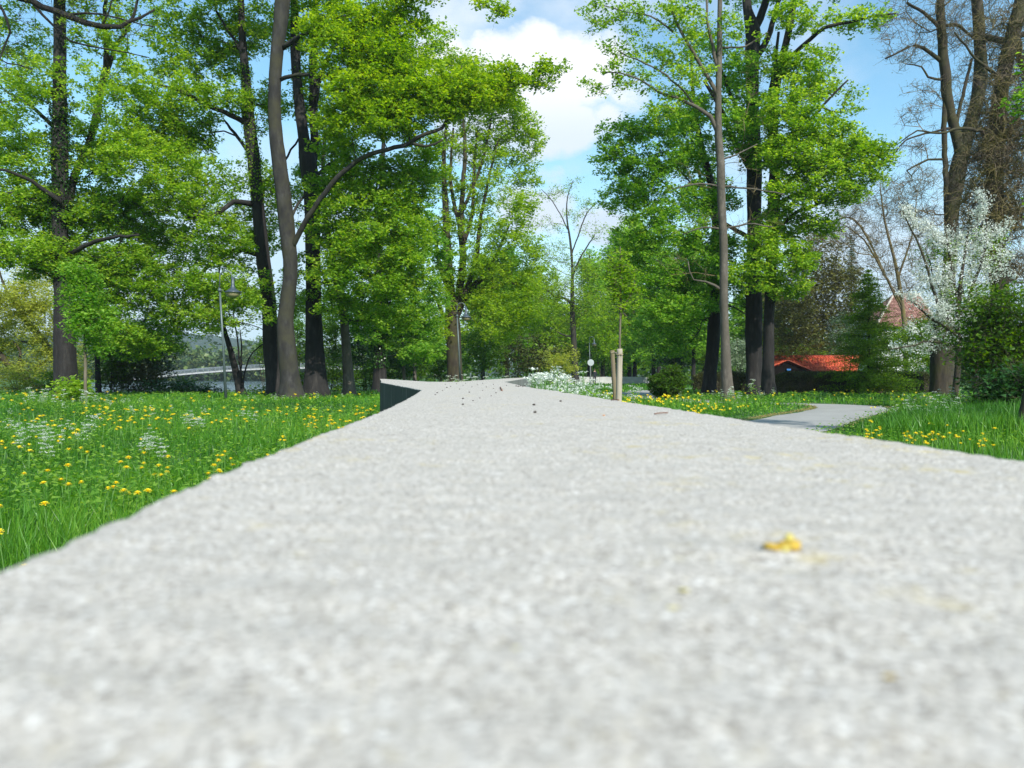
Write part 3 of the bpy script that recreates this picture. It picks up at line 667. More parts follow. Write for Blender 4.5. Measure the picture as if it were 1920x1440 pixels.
tree_object('vase_shaped_tree', 'many stemmed vase shaped tree with yellow green leaves, behind the middle lamp', 'tree', 60,
    [(854, 722, 32), (852, 680, 28), (850, 640, 27), (848, 610, 30), (846, 575, 22), (842, 520, 18), (838, 450, 14), (835, 380, 12), (832, 300, 8), (838, 220, 4)],
    limbs=[[(852, 590, 18), (862, 540, 15), (868, 480, 13), (864, 420, 12), (868, 350, 9), (872, 280, 7), (868, 220, 4)], [(866, 470, 8), (885, 400, 7), (888, 330, 5), (895, 240, 3)], [(854, 600, 14), (875, 550, 12), (905, 520, 9), (930, 480, 7), (955, 420, 4)],
           [(858, 580, 12), (890, 500, 9), (900, 420, 7), (915, 340, 5), (935, 260, 3)], [(868, 560, 10), (900, 540, 8), (930, 538, 7), (950, 530, 5), (990, 535, 3)], [(848, 560, 10), (825, 500, 8), (815, 430, 5)], [(862, 430, 8), (845, 340, 6), (850, 240, 4)], [(866, 400, 6), (905, 300, 5), (925, 200, 3)], [(850, 630, 12), (830, 590, 9), (818, 560, 6), (800, 540, 4)]],
    puffs=[(850, 125, 45, 35, .8), (895, 140, 50, 35, .9), (940, 165, 45, 35, .9), (835, 190, 45, 40, .8), (890, 205, 55, 40, .8), (955, 215, 50, 40, .9), (990, 250, 35, 35, .8), (1010, 270, 20, 20, .4), (860, 270, 60, 40, .7), (930, 280, 60, 40, .8), (985, 320, 30, 40, .8), (840, 340, 50, 40, .6), (910, 350, 60, 45, .6),
           (975, 385, 35, 40, .8), (880, 420, 60, 40, .6), (950, 440, 55, 40, .8), (995, 470, 30, 35, .8), (820, 430, 40, 50, .7), (900, 490, 60, 40, .8), (960, 520, 60, 40, .9), (830, 530, 40, 40, .8), (910, 560, 50, 35, .9), (980, 580, 50, 35, .9), (820, 600, 40, 40, .8), (940, 610, 50, 35, .9), (1000, 530, 25, 30, .7)],
    leaf=L_YELLOW, bk=B_BROWN, tw=B_DARK, lsize=0.17, dens=0.03, spray=0.6, per=26, group=GW, up=0.55)
tree_object('thin_tree', 'slim grey tree with an almost leafless top against the cloud, past the wall arm', 'tree', 84,
    [(1080, 722, 13), (1077, 660, 11), (1074, 600, 10), (1073, 560, 8), (1073, 500, 5), (1069, 450, 4), (1063, 410, 3), (1064, 370, 2), (1075, 338, 1)],
    limbs=[[(1074, 572, 5), (1060, 560, 4.5), (1040, 556, 4), (1028, 545, 3.5), (1010, 540, 3)], [(1070, 480, 3), (1085, 440, 2.4), (1100, 400, 2), (1120, 380, 1)], [(1064, 430, 2.4), (1050, 400, 2), (1030, 370, 1.5), (1015, 355, 1)], [(1075, 630, 3), (1062, 630, 3), (1045, 622, 2)], [(1072, 520, 4), (1090, 480, 3), (1115, 440, 2)]],
    puffs=[(1030, 365, 22, 16, .8), (1060, 350, 22, 16, .8), (1078, 345, 14, 14, .7), (1030, 420, 28, 24, .7), (1095, 385, 26, 22, .8), (1070, 400, 24, 20, .5), (1110, 430, 28, 24, .6), (1035, 480, 36, 30, 1.3), (1100, 500, 36, 30, 1.3), (1070, 540, 40, 30, 1.5), (1030, 560, 40, 30, 1.5), (1110, 570, 40, 35, 1.3), (1060, 610, 40, 30, 1.2)],
    leaf=L_YELLOW, bk=B_SMOOTH, tw=B_BROWN, lsize=0.15, dens=0.03, spray=0.8, per=13, bare_twigs=1, twig_r=.008, group='trees behind the far wall')
# willow, leaning old stems
tree_object('willow_tree', 'old yellow green willow with mossy stems leaning over the water, beside the ivy maple', 'tree', 60,
    [(84, 733, 15), (62, 722, 14), (40, 702, 13), (20, 688, 12), (2, 668, 12), (-30, 630, 10), (-60, 580, 6)],
    limbs=[[(46, 706, 10), (36, 680, 6), (38, 660, 5), (24, 640, 3)], [(112, 685, 10), (92, 655, 12), (75, 630, 12), (55, 608, 12), (42, 592, 10), (30, 570, 8), (10, 540, 5), (-5, 500, 3)], [(84, 640, 7), (60, 642, 5), (40, 640, 3)], [(46, 700, 6), (70, 688, 5), (92, 672, 3)]],
    puffs=[(10, 570, 60, 40, 1.2), (70, 560, 50, 45, 1.1), (20, 630, 50, 35, 1.0), (75, 610, 45, 40, 1.0), (90, 680, 45, 35, .8), (20, 690, 50, 25, .5), (-60, 600, 80, 70, 1), (60, 520, 50, 30, .7), (140, 620, 30, 50, .8), (140, 690, 30, 30, .7)],
    leaf=L_WILLOW, bk=B_BROWN, tw=B_BROWN, lsize=0.15, per=26, spray=0.7, dens=0.03, droop=0.3, up=0.3)
# small saplings near
tree_object('sapling', 'slender pale sapling trunk rising from the meadow in front of the dark maple trunk', 'tree', 25,
    [(160, 768, 6), (160, 690, 5.5), (159, 640, 4.5), (160, 590, 3.5), (161, 550, 2.5), (162, 515, 1.5)], puffs=[(155, 555, 40, 40, .7, 0), (180, 600, 35, 34, .7, 0), (160, 610, 25, 34, .8, -.3), (195, 650, 25, 20, .5, .2), (150, 520, 30, 30, .6, 0)], leaf=L_FRESH, bk=B_SAP, tw=B_SAP, lsize=0.10, flare=.05)
# off-frame tree whose long bare-ish bough crosses the upper corner
tree_object('overhanging_tree', 'dark mossy bough crossing the upper corner in front of the maple', 'tree', 22,
    [(-420, 830, 50), (-415, 600, 42), (-400, 300, 36), (-380, 0, 28), (-370, -300, 16)],
    limbs=[[(-385, 60, 22), (-250, -20, 18), (-120, -50, 16), (-20, -22, 14), (40, -4, 13), (80, 12, 12), (125, 28, 12), (160, 42, 11), (192, 52, 10), (225, 50, 8), (262, 32, 5), (290, 18, 3)],
           [(60, 4, 6), (100, 50, 4.5), (130, 75, 3.5), (200, 90, 2.6), (280, 108, 1.5)], [(125, 28, 5), (160, 25, 4), (220, 35, 3), (290, 50, 2)], [(-20, -22, 6), (20, 60, 4), (0, 110, 3), (60, 130, 2)], [(190, 52, 4), (205, 20, 3), (215, -30, 2)]],
    puffs=[(60, 20, 60, 35, .25), (150, 40, 60, 30, .25), (230, 40, 50, 30, .25), (20, 90, 50, 50, .2), (-100, -40, 120, 60, .3), (-300, 0, 150, 150, .4), (120, -40, 120, 40, .3)], leaf=L_OLIVE, bk=B_DARK, tw=B_DARK, lsize=0.05, per=10, twig_r=0.004, bare_twigs=2, twiglets=1)
# leaning stem by the lamp
tree_object('leaning_tree', 'thin dark stem leaning over the bank beside the lamp, nearly bare', 'tree', 38,
    [(456, 755, 17), (447, 715, 14), (438, 680, 12), (430, 650, 10), (420, 615, 8), (413, 580, 6), (408, 540, 4), (412, 500, 3)],
    limbs=[[(418, 600, 5), (405, 585, 4), (390, 605, 3), (375, 620, 2)], [(455, 740, 5), (452, 700, 4), (446, 650, 3), (440, 600, 2.5), (432, 560, 2)], [(456, 735, 4), (460, 690, 3), (475, 660, 2.5), (500, 640, 2)], [(450, 720, 4), (452, 660, 3), (450, 620, 2)]],
    puffs=[(400, 560, 50, 30, .6), (440, 560, 40, 30, .5), (470, 590, 35, 25, .3), (420, 620, 50, 30, .25), (380, 610, 40, 30, .4)], leaf=L_MAPLE, tw=B_DARK, lsize=0.11, group=None, per=20)

# ------------------------------------------------------------------ trees on the path side
GP = 'tall trees between the wall and the path'
tree_object('tan_trunk_tree', 'slim straight tan trunk with mossy dead twigs, standing in front of the darker trunks', 'tree', 31,
    [(1366, 752, 20), (1362, 690, 18), (1359, 620, 16), (1357, 540, 16), (1357, 460, 15), (1353, 380, 15), (1351, 310, 15), (1347, 250, 14), (1347, 180, 12), (1349, 90, 10), (1350, 0, 8), (1352, -130, 4)],
    limbs=[[(1347, 250, 9), (1332, 220, 8), (1305, 200, 7), (1270, 185, 5.5), (1235, 172, 4.5), (1200, 150, 3.5), (1165, 138, 2.5), (1130, 135, 2)], [(1346, 180, 8), (1325, 140, 7), (1300, 100, 6), (1278, 60, 5), (1262, 25, 4), (1255, -20, 3)],
           [(1349, 140, 7), (1336, 90, 6), (1328, 50, 5), (1325, 0, 4)], [(1355, 545, 6), (1340, 535, 5), (1325, 528, 3.5), (1300, 525, 2.5), (1290, 490, 2)], [(1300, 195, 4), (1260, 150, 3.5), (1210, 120, 3), (1160, 95, 2)], [(1352, 350, 4), (1310, 345, 3), (1260, 355, 2)], [(1352, 350, 4), (1400, 352, 3), (1470, 365, 2)], [(1356, 430, 4), (1320, 425, 3), (1280, 440, 2)], [(1356, 430, 4), (1400, 420, 3), (1450, 425, 2)], [(1352, 300, 4), (1380, 290, 3), (1420, 270, 2)],
           [(1262, 60, 4), (1220, 30, 3), (1170, 20, 2.5), (1130, 10, 2)], [(1350, 90, 4), (1400, 85, 3), (1440, 60, 2)]],
    puffs=[(1150, 130, 40, 16, .5, 0), (1110, 165, 30, 14, .5, 0), (1190, 150, 40, 22, .45, 0), (1160, 85, 40, 22, .45, 0), (1120, 30, 45, 25, .45, 0), (1190, 30, 50, 28, .5, 0), (1230, 90, 45, 35, .45, 0), (1260, 30, 50, 30, .55, 0), (1260, 150, 40, 30, .5, 0), (1250, 205, 45, 22, .4, 0), (1300, 60, 40, 40, .5, 0), (1380, 60, 50, 40, .3, 0), (1300, 140, 40, 40, .4, 0), (1350, -60, 130, 60, .5)],
    leaf=L_MAPLE, bk=B_TAN, tw=B_TWIG, group=GP, lsize=0.105, dens=0.026, spray=0.35, per=22, depth=1.3)
tree_object('dead_twig_tree', 'brown mossy dead twigs round the tan trunk', 'tree', 31.3, [(1352, 752, 4), (1354, 600, 4), (1350, 450, 3), (1345, 300, 2)],
    puffs=[(1330, 420, 80, 30, .35, 0), (1390, 350, 70, 40, .25, 0), (1300, 340, 60, 30, .25, 0), (1420, 430, 60, 30, .3, 0), (1400, 260, 40, 60, .2, 0), (1420, 130, 40, 80, .2, 0), (1300, 500, 60, 30, .3, 0)], leaf=None, bk=B_TWIG, tw=B_TWIG, twig_r=0.006, bare_twigs=1, twiglets=1, spray=0.5, flare=0.0)
tree_object('dark_maple_tree', 'thick dark trunk forking near the top, between the tan trunk and the narrow dark one', 'tree', 38,
    [(1415, 752, 36), (1414, 690, 30), (1413, 600, 30), (1413, 500, 27), (1414, 400, 26), (1414, 300, 27), (1411, 200, 24), (1410, 110, 25), (1412, 60, 27), (1402, 20, 17), (1398, -20, 15), (1392, -150, 8)],
    limbs=[[(1412, 60, 18), (1430, 20, 15), (1442, -20, 13), (1455, -120, 7)], [(1416, 110, 14), (1440, 70, 11), (1455, 20, 9), (1465, -20, 8)], [(1410, 320, 12), (1370, 250, 10), (1350, 200, 8), (1320, 150, 6)], [(1413, 420, 10), (1460, 380, 8, -1), (1520, 350, 6, -2), (1570, 300, 4, -2)], [(1413, 450, 9), (1360, 420, 7, 1), (1300, 380, 5, 1.5), (1240, 340, 3, 2)],
           [(1412, 250, 8), (1380, 200, 7), (1340, 100, 5)], [(1413, 540, 8), (1350, 520, 6, 1.5), (1280, 500, 5, 2), (1220, 470, 3, 2)], [(1412, 480, 8), (1440, 500, 6, -1), (1490, 520, 4, -1.5)]],
    puffs=[(1320, 90, 50, 45, .5, 1), (1360, 160, 50, 50, .6, 1), (1300, 210, 60, 40, .8, 1), (1240, 240, 60, 40, .8, -.5), (1180, 245, 50, 30, .8, -.5), (1150, 300, 45, 35, .9, -.5), (1220, 310, 60, 45, 1.0, -.5), (1300, 290, 60, 45, 1.0, 1), (1170, 370, 50, 40, .9, -.5), (1250, 380, 60, 45, 1.0, -.5), (1330, 380, 55, 45, 1.0, 0),
           (1400, 200, 45, 45, .9, -1), (1420, 280, 55, 45, 1.0, -1.5), (1370, 250, 45, 40, .8, -1), (1210, 440, 60, 40, .9, -.5), (1290, 450, 60, 40, 1.0, -.5), (1360, 470, 50, 40, .9, -1), (1300, 525, 60, 40, 1.0, 1), (1370, 550, 50, 35, .8, 1), (1230, 510, 50, 40, .9, -.5), (1290, 585, 60, 35, 1.0, -.5), (1225, 580, 45, 40, .9, -.5), (1410, -60, 140, 60, .7), (1400, 120, 50, 50, .5, -1),
           (1260, 640, 50, 30, .8, .5), (1190, 340, 40, 40, .6, .5), (1140, 250, 25, 25, .6, -.5)],
    leaf=L_FRESH, group=GP, lsize=0.125, dens=.0185)
tree_object('leaning_dark_tree', 'dark trunk leaning slightly, half hidden behind the tan trunk', 'tree', 40,
    [(1328, 750, 30), (1331, 710, 25), (1337, 640, 25), (1341, 580, 24), (1344, 500, 22), (1342, 400, 17), (1330, 330, 13), (1312, 260, 10), (1300, 180, 7), (1295, 90, 4)],
    limbs=[[(1338, 600, 8), (1300, 596, 6), (1260, 590, 4), (1230, 580, 3)], [(1342, 420, 8), (1322, 370, 7), (1310, 320, 5)], [(1343, 480, 7), (1290, 440, 5), (1240, 430, 4)]],
    puffs=[(1260, 540, 50, 35, .7), (1200, 540, 35, 35, .6), (1240, 620, 60, 30, .7, 2), (1190, 480, 40, 40, .6), (1320, 330, 60, 50, .5, 2), (1290, 240, 50, 50, .5, 2)], leaf=L_FRESH, group=GP, lsize=0.125)
tree_object('narrow_dark_tree', 'narrow dark trunk close beside the thick forked one, bright boughs spreading over the shed', 'tree', 36,
    [(1442, 752, 27), (1440, 700, 22), (1442, 600, 20), (1445, 520, 20), (1449, 430, 22), (1452, 350, 22), (1453, 280, 15), (1452, 200, 13), (1462, 130, 14), (1474, 80, 13), (1484, 30, 13), (1490, -20, 12), (1500, -150, 7)],
    limbs=[[(1452, 360, 12), (1446, 300, 9, .5), (1442, 200, 8, .6), (1452, 130, 7, .6), (1460, 60, 5, .6)], [(1464, 125, 9), (1490, 100, 8, -.5), (1518, 75, 8, -1), (1545, 52, 7, -1.3), (1590, 42, 5.5, -1.6), (1640, 30, 4, -2), (1680, 25, 2.5, -2)], [(1450, 380, 9), (1480, 340, 7, -1), (1530, 300, 6, -2), (1590, 280, 4, -2.4), (1650, 290, 2.5, -2.6)],
           [(1448, 440, 9), (1490, 400, 7, -1), (1540, 380, 5, -1.6), (1590, 330, 4, -2)], [(1452, 300, 7), (1500, 250, 6, -1), (1550, 190, 4, -1.6), (1590, 150, 3, -1.8)], [(1446, 500, 7), (1480, 470, 5, -1), (1510, 490, 3, -1.6)], [(1540, 200, 4, -1.6), (1575, 210, 3, -1.6), (1590, 170, 2)]],
    puffs=[(1490, 30, 50, 30, .6, -1), (1560, 40, 50, 25, .5, -1.4), (1620, 30, 45, 22, .5, -1.8), (1470, 120, 40, 35, .7, -.5), (1530, 120, 45, 40, .6, -1.2), (1510, 170, 45, 35, .9, -1.2), (1580, 180, 35, 40, .3, -1.6), (1470, 210, 50, 40, 1.0, -1.5), (1530, 240, 55, 35, 1.1, -2), (1590, 265, 45, 30, 1.1, -2.2), (1640, 285, 35, 22, 1.0, -2.6),
           (1480, 290, 60, 40, 1.1, -1.8), (1560, 310, 65, 35, 1.2, -2.3), (1630, 325, 45, 25, 1.0, -2.6), (1500, 360, 60, 38, 1.1, -2), (1580, 365, 45, 28, .9, -2.3), (1470, 420, 50, 40, 1.0, -1), (1540, 420, 45, 25, .8, -1.5), (1440, 470, 50, 40, 1.0, -1.6), (1500, 480, 35, 30, 1.0, -1.6), (1470, 530, 40, 30, .9, -1), (1400, 520, 50, 35, .7, -1.5), (1500, 545, 25, 20, .7), (1520, -60, 110, 60, .6), (1670, 290, 20, 12, .7, -2.6)],
    leaf=L_MAPLE, group=GP, lsize=0.12)
# big bare tree over the blossom, trunks brown
tree_object('bare_tree', 'tall budding tree with a mossy brown forked trunk rising above the white blossom', 'tree', 40,
    [(1768, 745, 48), (1766, 700, 42), (1768, 640, 40), (1774, 560, 26), (1782, 480, 24), (1784, 400, 25), (1790, 350, 30), (1800, 300, 27), (1812, 260, 25), (1826, 210, 23), (1838, 150, 24), (1838, 90, 20), (1834, 30, 20), (1830, -30, 18), (1825, -170, 9)],
    limbs=[[(1800, 290, 20), (1790, 240, 19), (1778, 190, 18), (1772, 140, 18), (1768, 90, 17), (1764, 30, 16), (1762, -30, 12), (1758, -140, 6)], [(1782, 470, 14), (1776, 380, 12), (1772, 290, 10), (1770, 220, 9), (1772, 190, 8)], [(1838, 80, 14), (1850, 72, 12, -.5), (1885, 75, 12, -1.4), (1925, 62, 10, -2)], [(1770, 120, 8), (1745, 100, 7), (1715, 85, 6), (1690, 95, 4), (1660, 110, 3)], [(1768, 60, 8), (1740, 30, 6), (1700, 5, 5)], [(1772, 150, 5), (1740, 145, 4), (1728, 125, 3), (1700, 120, 2)],
           [(1790, 250, 7), (1805, 180, 6), (1822, 110, 5)], [(1800, 240, 6), (1760, 245, 4), (1700, 262, 3), (1680, 285, 2)], [(1776, 300, 5), (1740, 300, 4), (1700, 320, 2.5)], [(1765, 50, 7), (1790, 45, 6), (1812, 60, 5), (1835, 80, 5)]],
    puffs=[(1700, 30, 60, 35, .6, 0), (1770, 40, 60, 50, .6, 0), (1700, 100, 50, 35, .5, 0), (1740, 170, 45, 40, .4, 0), (1720, 220, 50, 25, .3, 0), (1730, 280, 50, 35, .35, 0), (1830, 60, 60, 60, .7, 0), (1840, 160, 60, 60, .7, 0), (1870, 250, 60, 60, .9, 0), (1700, 340, 50, 35, .4, 0), (1740, 400, 50, 40, .6, 0), (1850, 340, 60, 60, .9, 0), (1830, 430, 60, 50, .8, 0), (1750, 480, 50, 40, .5, 0), (1660, 60, 30, 30, .4, 0), (1800, -70, 130, 60, .6, 0)],
    leaf=L_OLIVE, bk=B_BROWN, tw=B_TWIG, lsize=0.055, per=8, twig_r=0.011, bare_twigs=3, spray=0.6, dens=0.026, flare=.2)
tree_object('tangled_tree', 'brown tangle of hanging twigs round a thick dark trunk at the picture edge', 'tree', 32,
    [(1885, 750, 40), (1880, 650, 34), (1875, 560, 30), (1868, 450, 30), (1866, 350, 28), (1868, 250, 26), (1880, 150, 26), (1900, 60, 26), (1920, -20, 24), (1940, -160, 14)],
    limbs=[[(1905, 60, 16), (1915, 120, 10), (1960, 180, 6)], [(1866, 300, 9), (1900, 240, 7), (1960, 230, 5)], [(1868, 250, 7), (1830, 245, 6, -.6), (1800, 240, 5, -1), (1760, 250, 4, -1.2), (1720, 245, 3, -1.4), (1690, 265, 2, -1.4)], [(1868, 240, 7), (1900, 225, 5), (1950, 235, 4)], [(1870, 430, 8), (1900, 400, 6), (1940, 380, 4)], [(1868, 330, 6), (1830, 370, 4), (1815, 430, 2.5)], [(1880, 150, 8), (1830, 110, 5), (1790, 60, 3)]],
    puffs=[(1870, 200, 60, 60, 1.0, 0), (1880, 300, 60, 60, 1.3, 0), (1850, 270, 50, 70, 1.2, 0), (1890, 400, 50, 60, 1.3, 0), (1850, 400, 50, 60, 1.2, 0), (1900, 120, 50, 60, .9, 0), (1860, 480, 50, 40, 1.0, 0), (1910, 500, 40, 40, 1.0, 0), (1820, 330, 40, 60, .8, 0), (1960, 250, 60, 200, .6, 0), (1880, 40, 60, 50, .6, 0)],
    leaf=L_OLIVE, bk=B_BROWN, tw=B_TWIG, lsize=0.055, per=12, twig_r=0.0135, bare_twigs=3, spray=0.7, dens=0.021, droop=0.5, sag=0.2, flare=.2)
tree_object('background_bare_tree', 'pale leafless twiggy tree far behind the shed, seen between the maple and the blossom', 'tree', 62,
    [(1700, 722, 9), (1695, 600, 8), (1680, 500, 6), (1660, 420, 4), (1650, 350, 2)], limbs=[[(1690, 570, 5), (1650, 500, 4), (1620, 450, 3), (1580, 420, 1.5)], [(1684, 520, 4), (1710, 440, 3), (1720, 360, 1.5)], [(1690, 580, 3), (1610, 420, 4), (1555, 415, 3), (1500, 400, 2)]],
    puffs=[(1620, 420, 70, 40, .8, 0), (1680, 380, 60, 50, .8, 0), (1720, 440, 40, 50, .7, 0), (1650, 480, 60, 40, .8, 0), (1600, 380, 50, 30, .7, 0), (1690, 530, 50, 30, .8, 0), (1560, 450, 50, 40, .8, 0), (1740, 330, 30, 40, .4, 0)], leaf=L_OLIVE, bk=B_TWIG, tw=B_TWIG, lsize=0.07, per=7, twig_r=0.013, bare_twigs=4, spray=0.9, dens=0.034, flare=.1)
tree_object('near_edge_tree', 'leaning rough brown trunk cut by the picture edge, nearest tree to the wall', 'tree', 12,
    [(1905, 885, 24), (1908, 840, 22), (1916, 800, 20), (1930, 740, 20), (1940, 640, 19), (1935, 500, 16), (1960, 300, 12), (1990, 60, 8)],
    limbs=[[(1938, 560, 8), (1980, 480, 6), (2060, 420, 4)]], puffs=[(2040, 400, 90, 100, .4), (2010, 150, 100, 120, .4), (2050, 600, 80, 60, .3)], leaf=L_FRESH, bk=B_BROWN, tw=B_BROWN, lsize=0.07, per=20, spray=0.25, flare=0.1)
# blossom tree
tree_object('blossom_tree', 'fruit tree covered in white blossom in front of the steep roofed house', 'tree', 29,
    [(1790, 745, 12), (1795, 700, 11), (1798, 650, 10), (1796, 600, 9), (1800, 540, 7), (1810, 470, 4), (1820, 400, 2)],
    limbs=[[(1796, 620, 6), (1760, 570, 5), (1730, 480, 4), (1705, 420, 3), (1692, 395, 2)], [(1796, 630, 6), (1750, 600, 5), (1715, 570, 3), (1700, 560, 2)], [(1798, 600, 6), (1830, 520, 5), (1850, 440, 4), (1842, 370, 2)], [(1796, 650, 5), (1750, 640, 4), (1700, 650, 3), (1665, 655, 2)], [(1798, 580, 5), (1780, 480, 4), (1770, 420, 2)], [(1798, 620, 5), (1850, 580, 4), (1890, 520, 3)]],
    puffs=[(1775, 450, 34, 30, .5, 0), (1850, 440, 36, 30, .6, 0), (1740, 520, 38, 34, .7, 0), (1800, 510, 44, 34, .8, 0), (1860, 500, 40, 34, .6, 0), (1760, 585, 46, 28, .8, 0), (1830, 570, 44, 30, .7, 0), (1790, 630, 40, 18, .7, 0)],
    streaks=[(1692, 392, 1765, 445, 46, 3), (1700, 412, 1720, 425, 10, 3), (1718, 418, 1795, 478, 46, 4), (1838, 352, 1846, 400, 22, 3), (1830, 395, 1850, 440, 20, 5), (1790, 480, 1875, 425, 26, 5), (1805, 440, 1830, 480, 14, 5), (1860, 440, 1895, 420, 10, 4),
             (1700, 552, 1745, 575, 22, 3), (1738, 560, 1815, 612, 40, 4), (1750, 535, 1790, 570, 18, 4), (1715, 500, 1760, 560, 20, 4), (1740, 490, 1790, 560, 20, 5), (1780, 520, 1850, 490, 20, 6), (1820, 540, 1880, 510, 16, 5), (1665, 652, 1750, 642, 22, 3), (1700, 662, 1760, 650, 14, 3), (1740, 625, 1800, 640, 18, 4), (1700, 610, 1750, 622, 14, 3),
             (1770, 600, 1830, 585, 20, 5), (1830, 600, 1875, 560, 14, 5), (1850, 470, 1890, 480, 10, 5), (1770, 455, 1800, 420, 10, 5)],
    leaf=L_PETAL, bk=B_BROWN, tw=B_DARK, lsize=0.06, per=26, spray=0.22, dens=0.021, up=0.2, zflat=0.9, flare=.1)
t_ = tree_object('fruit_tree', 'light green leaves of a second fruit tree mixed in with the white blossom', 'tree', 29.8,
    [(1830, 745, 9), (1828, 660, 8), (1815, 600, 6), (1800, 520, 4)], limbs=[[(1820, 620, 4), (1760, 540, 3), (1740, 480, 2)]],
    puffs=[(1790, 560, 70, 60, .45, 0), (1760, 480, 50, 40, .35, 0), (1840, 470, 50, 50, .4, 0), (1720, 620, 50, 30, .4, 0), (1850, 580, 50, 50, .5, 0)], leaf=L_MAPLE, bk=B_BROWN, tw=B_BROWN, lsize=0.07, per=26, spray=0.3, dens=0.05)

# ------------------------------------------------------------------ staked sapling
tree_object('staked_sapling', 'thin young tree with sparse light leaves behind its two wooden stakes', 'tree', 15.2,
    [(1163, 790, 5), (1163, 700, 4.5), (1162, 640, 4.2), (1163, 600, 4), (1164, 560, 3.6), (1162, 520, 3), (1163, 480, 2), (1163, 462, 1.2)],
    limbs=[[(1163, 600, 2.5), (1172, 570, 2.2), (1184, 545, 1.6), (1192, 520, 1)], [(1163, 560, 2.2), (1150, 530, 1.8), (1142, 505, 1)], [(1163, 580, 2), (1178, 590, 1.6), (1190, 585, 1)]],
    puffs=[(1163, 490, 24, 24, 2.4, 0), (1150, 520, 20, 22, 2.2, 0), (1180, 515, 22, 22, 2.2, 0), (1185, 550, 20, 18, 2.0, 0), (1150, 560, 18, 16, 1.6, 0), (1170, 575, 20, 14, 1.4, 0), (1163, 540, 24, 22, 2.0, 0), (1140, 500, 12, 12, 1.6, 0)],
    leaf=L_MAPLE, bk=B_SAP, tw=B_SAP, lsize=0.055, per=9, spray=0.13, dens=0.030, twig_r=0.003, flare=0.0, rcap=.012)
mw = bark('weathered_stake_wood', (0.24, 0.205, 0.155), (0.36, 0.31, 0.24), (0.46, 0.41, 0.32), (0.29, 0.25, 0.19), 22, (1, 1, 0.05), 0.004)
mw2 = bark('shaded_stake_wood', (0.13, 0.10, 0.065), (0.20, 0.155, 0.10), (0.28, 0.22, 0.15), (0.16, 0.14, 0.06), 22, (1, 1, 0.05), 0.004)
P = [W(1158.5, 800, 14), W(1160, 752, 14), W(1161, 710, 14), W(1162, 662, 14), W(1161.5, 654, 14)]
mb = MB(); mb.tube(catmull(P, .06), np.interp(np.arange(len(catmull(P, .06))), [0, len(catmull(P, .06)) - 1], [.056, .049]), 12, noise=.03)
st = mb.build('wooden_stake', mw, None, (P[0][0], 14, 0), smooth=True); tag(st, 'thick pale wooden stake, the taller one, in front of the young tree', 'stake', 'tree stakes')
st.data.transform(__import__('mathutils').Matrix.Translation((0, 0, 0)))
P = [W(1154, 800, 14.5), W(1153, 745, 14.5), W(1150, 690, 14.5), W(1148, 657, 14.5)]
mb = MB(); mb.tube(catmull(P, .06), .038, 12, noise=.04)
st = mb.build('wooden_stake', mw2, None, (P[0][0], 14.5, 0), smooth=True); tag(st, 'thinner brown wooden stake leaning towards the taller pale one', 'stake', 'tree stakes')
P = [W(1146, 662, 14.4), W(1153, 661, 14.35), W(1159, 664.5, 14.1), W(1166, 664.5, 13.93)]
mb = MB(); mb.tube(catmull(P, .04), .014, 8)
ca = np.linspace(0, 2 * np.pi, 20); c0 = W(1161.5, 665, 14)
mb.tube(np.stack([c0[0] + .058 * np.cos(ca), 14 + .058 * np.sin(ca), np.full(20, c0[2])], 1), .009, 6, cap=False)
o_ = mb.build('tie_strap', plain('jute_strap', (0.30, 0.24, 0.15), .9), None, P[0]); tag(o_, 'twisted brown tie joining the two wooden stakes', 'strap')

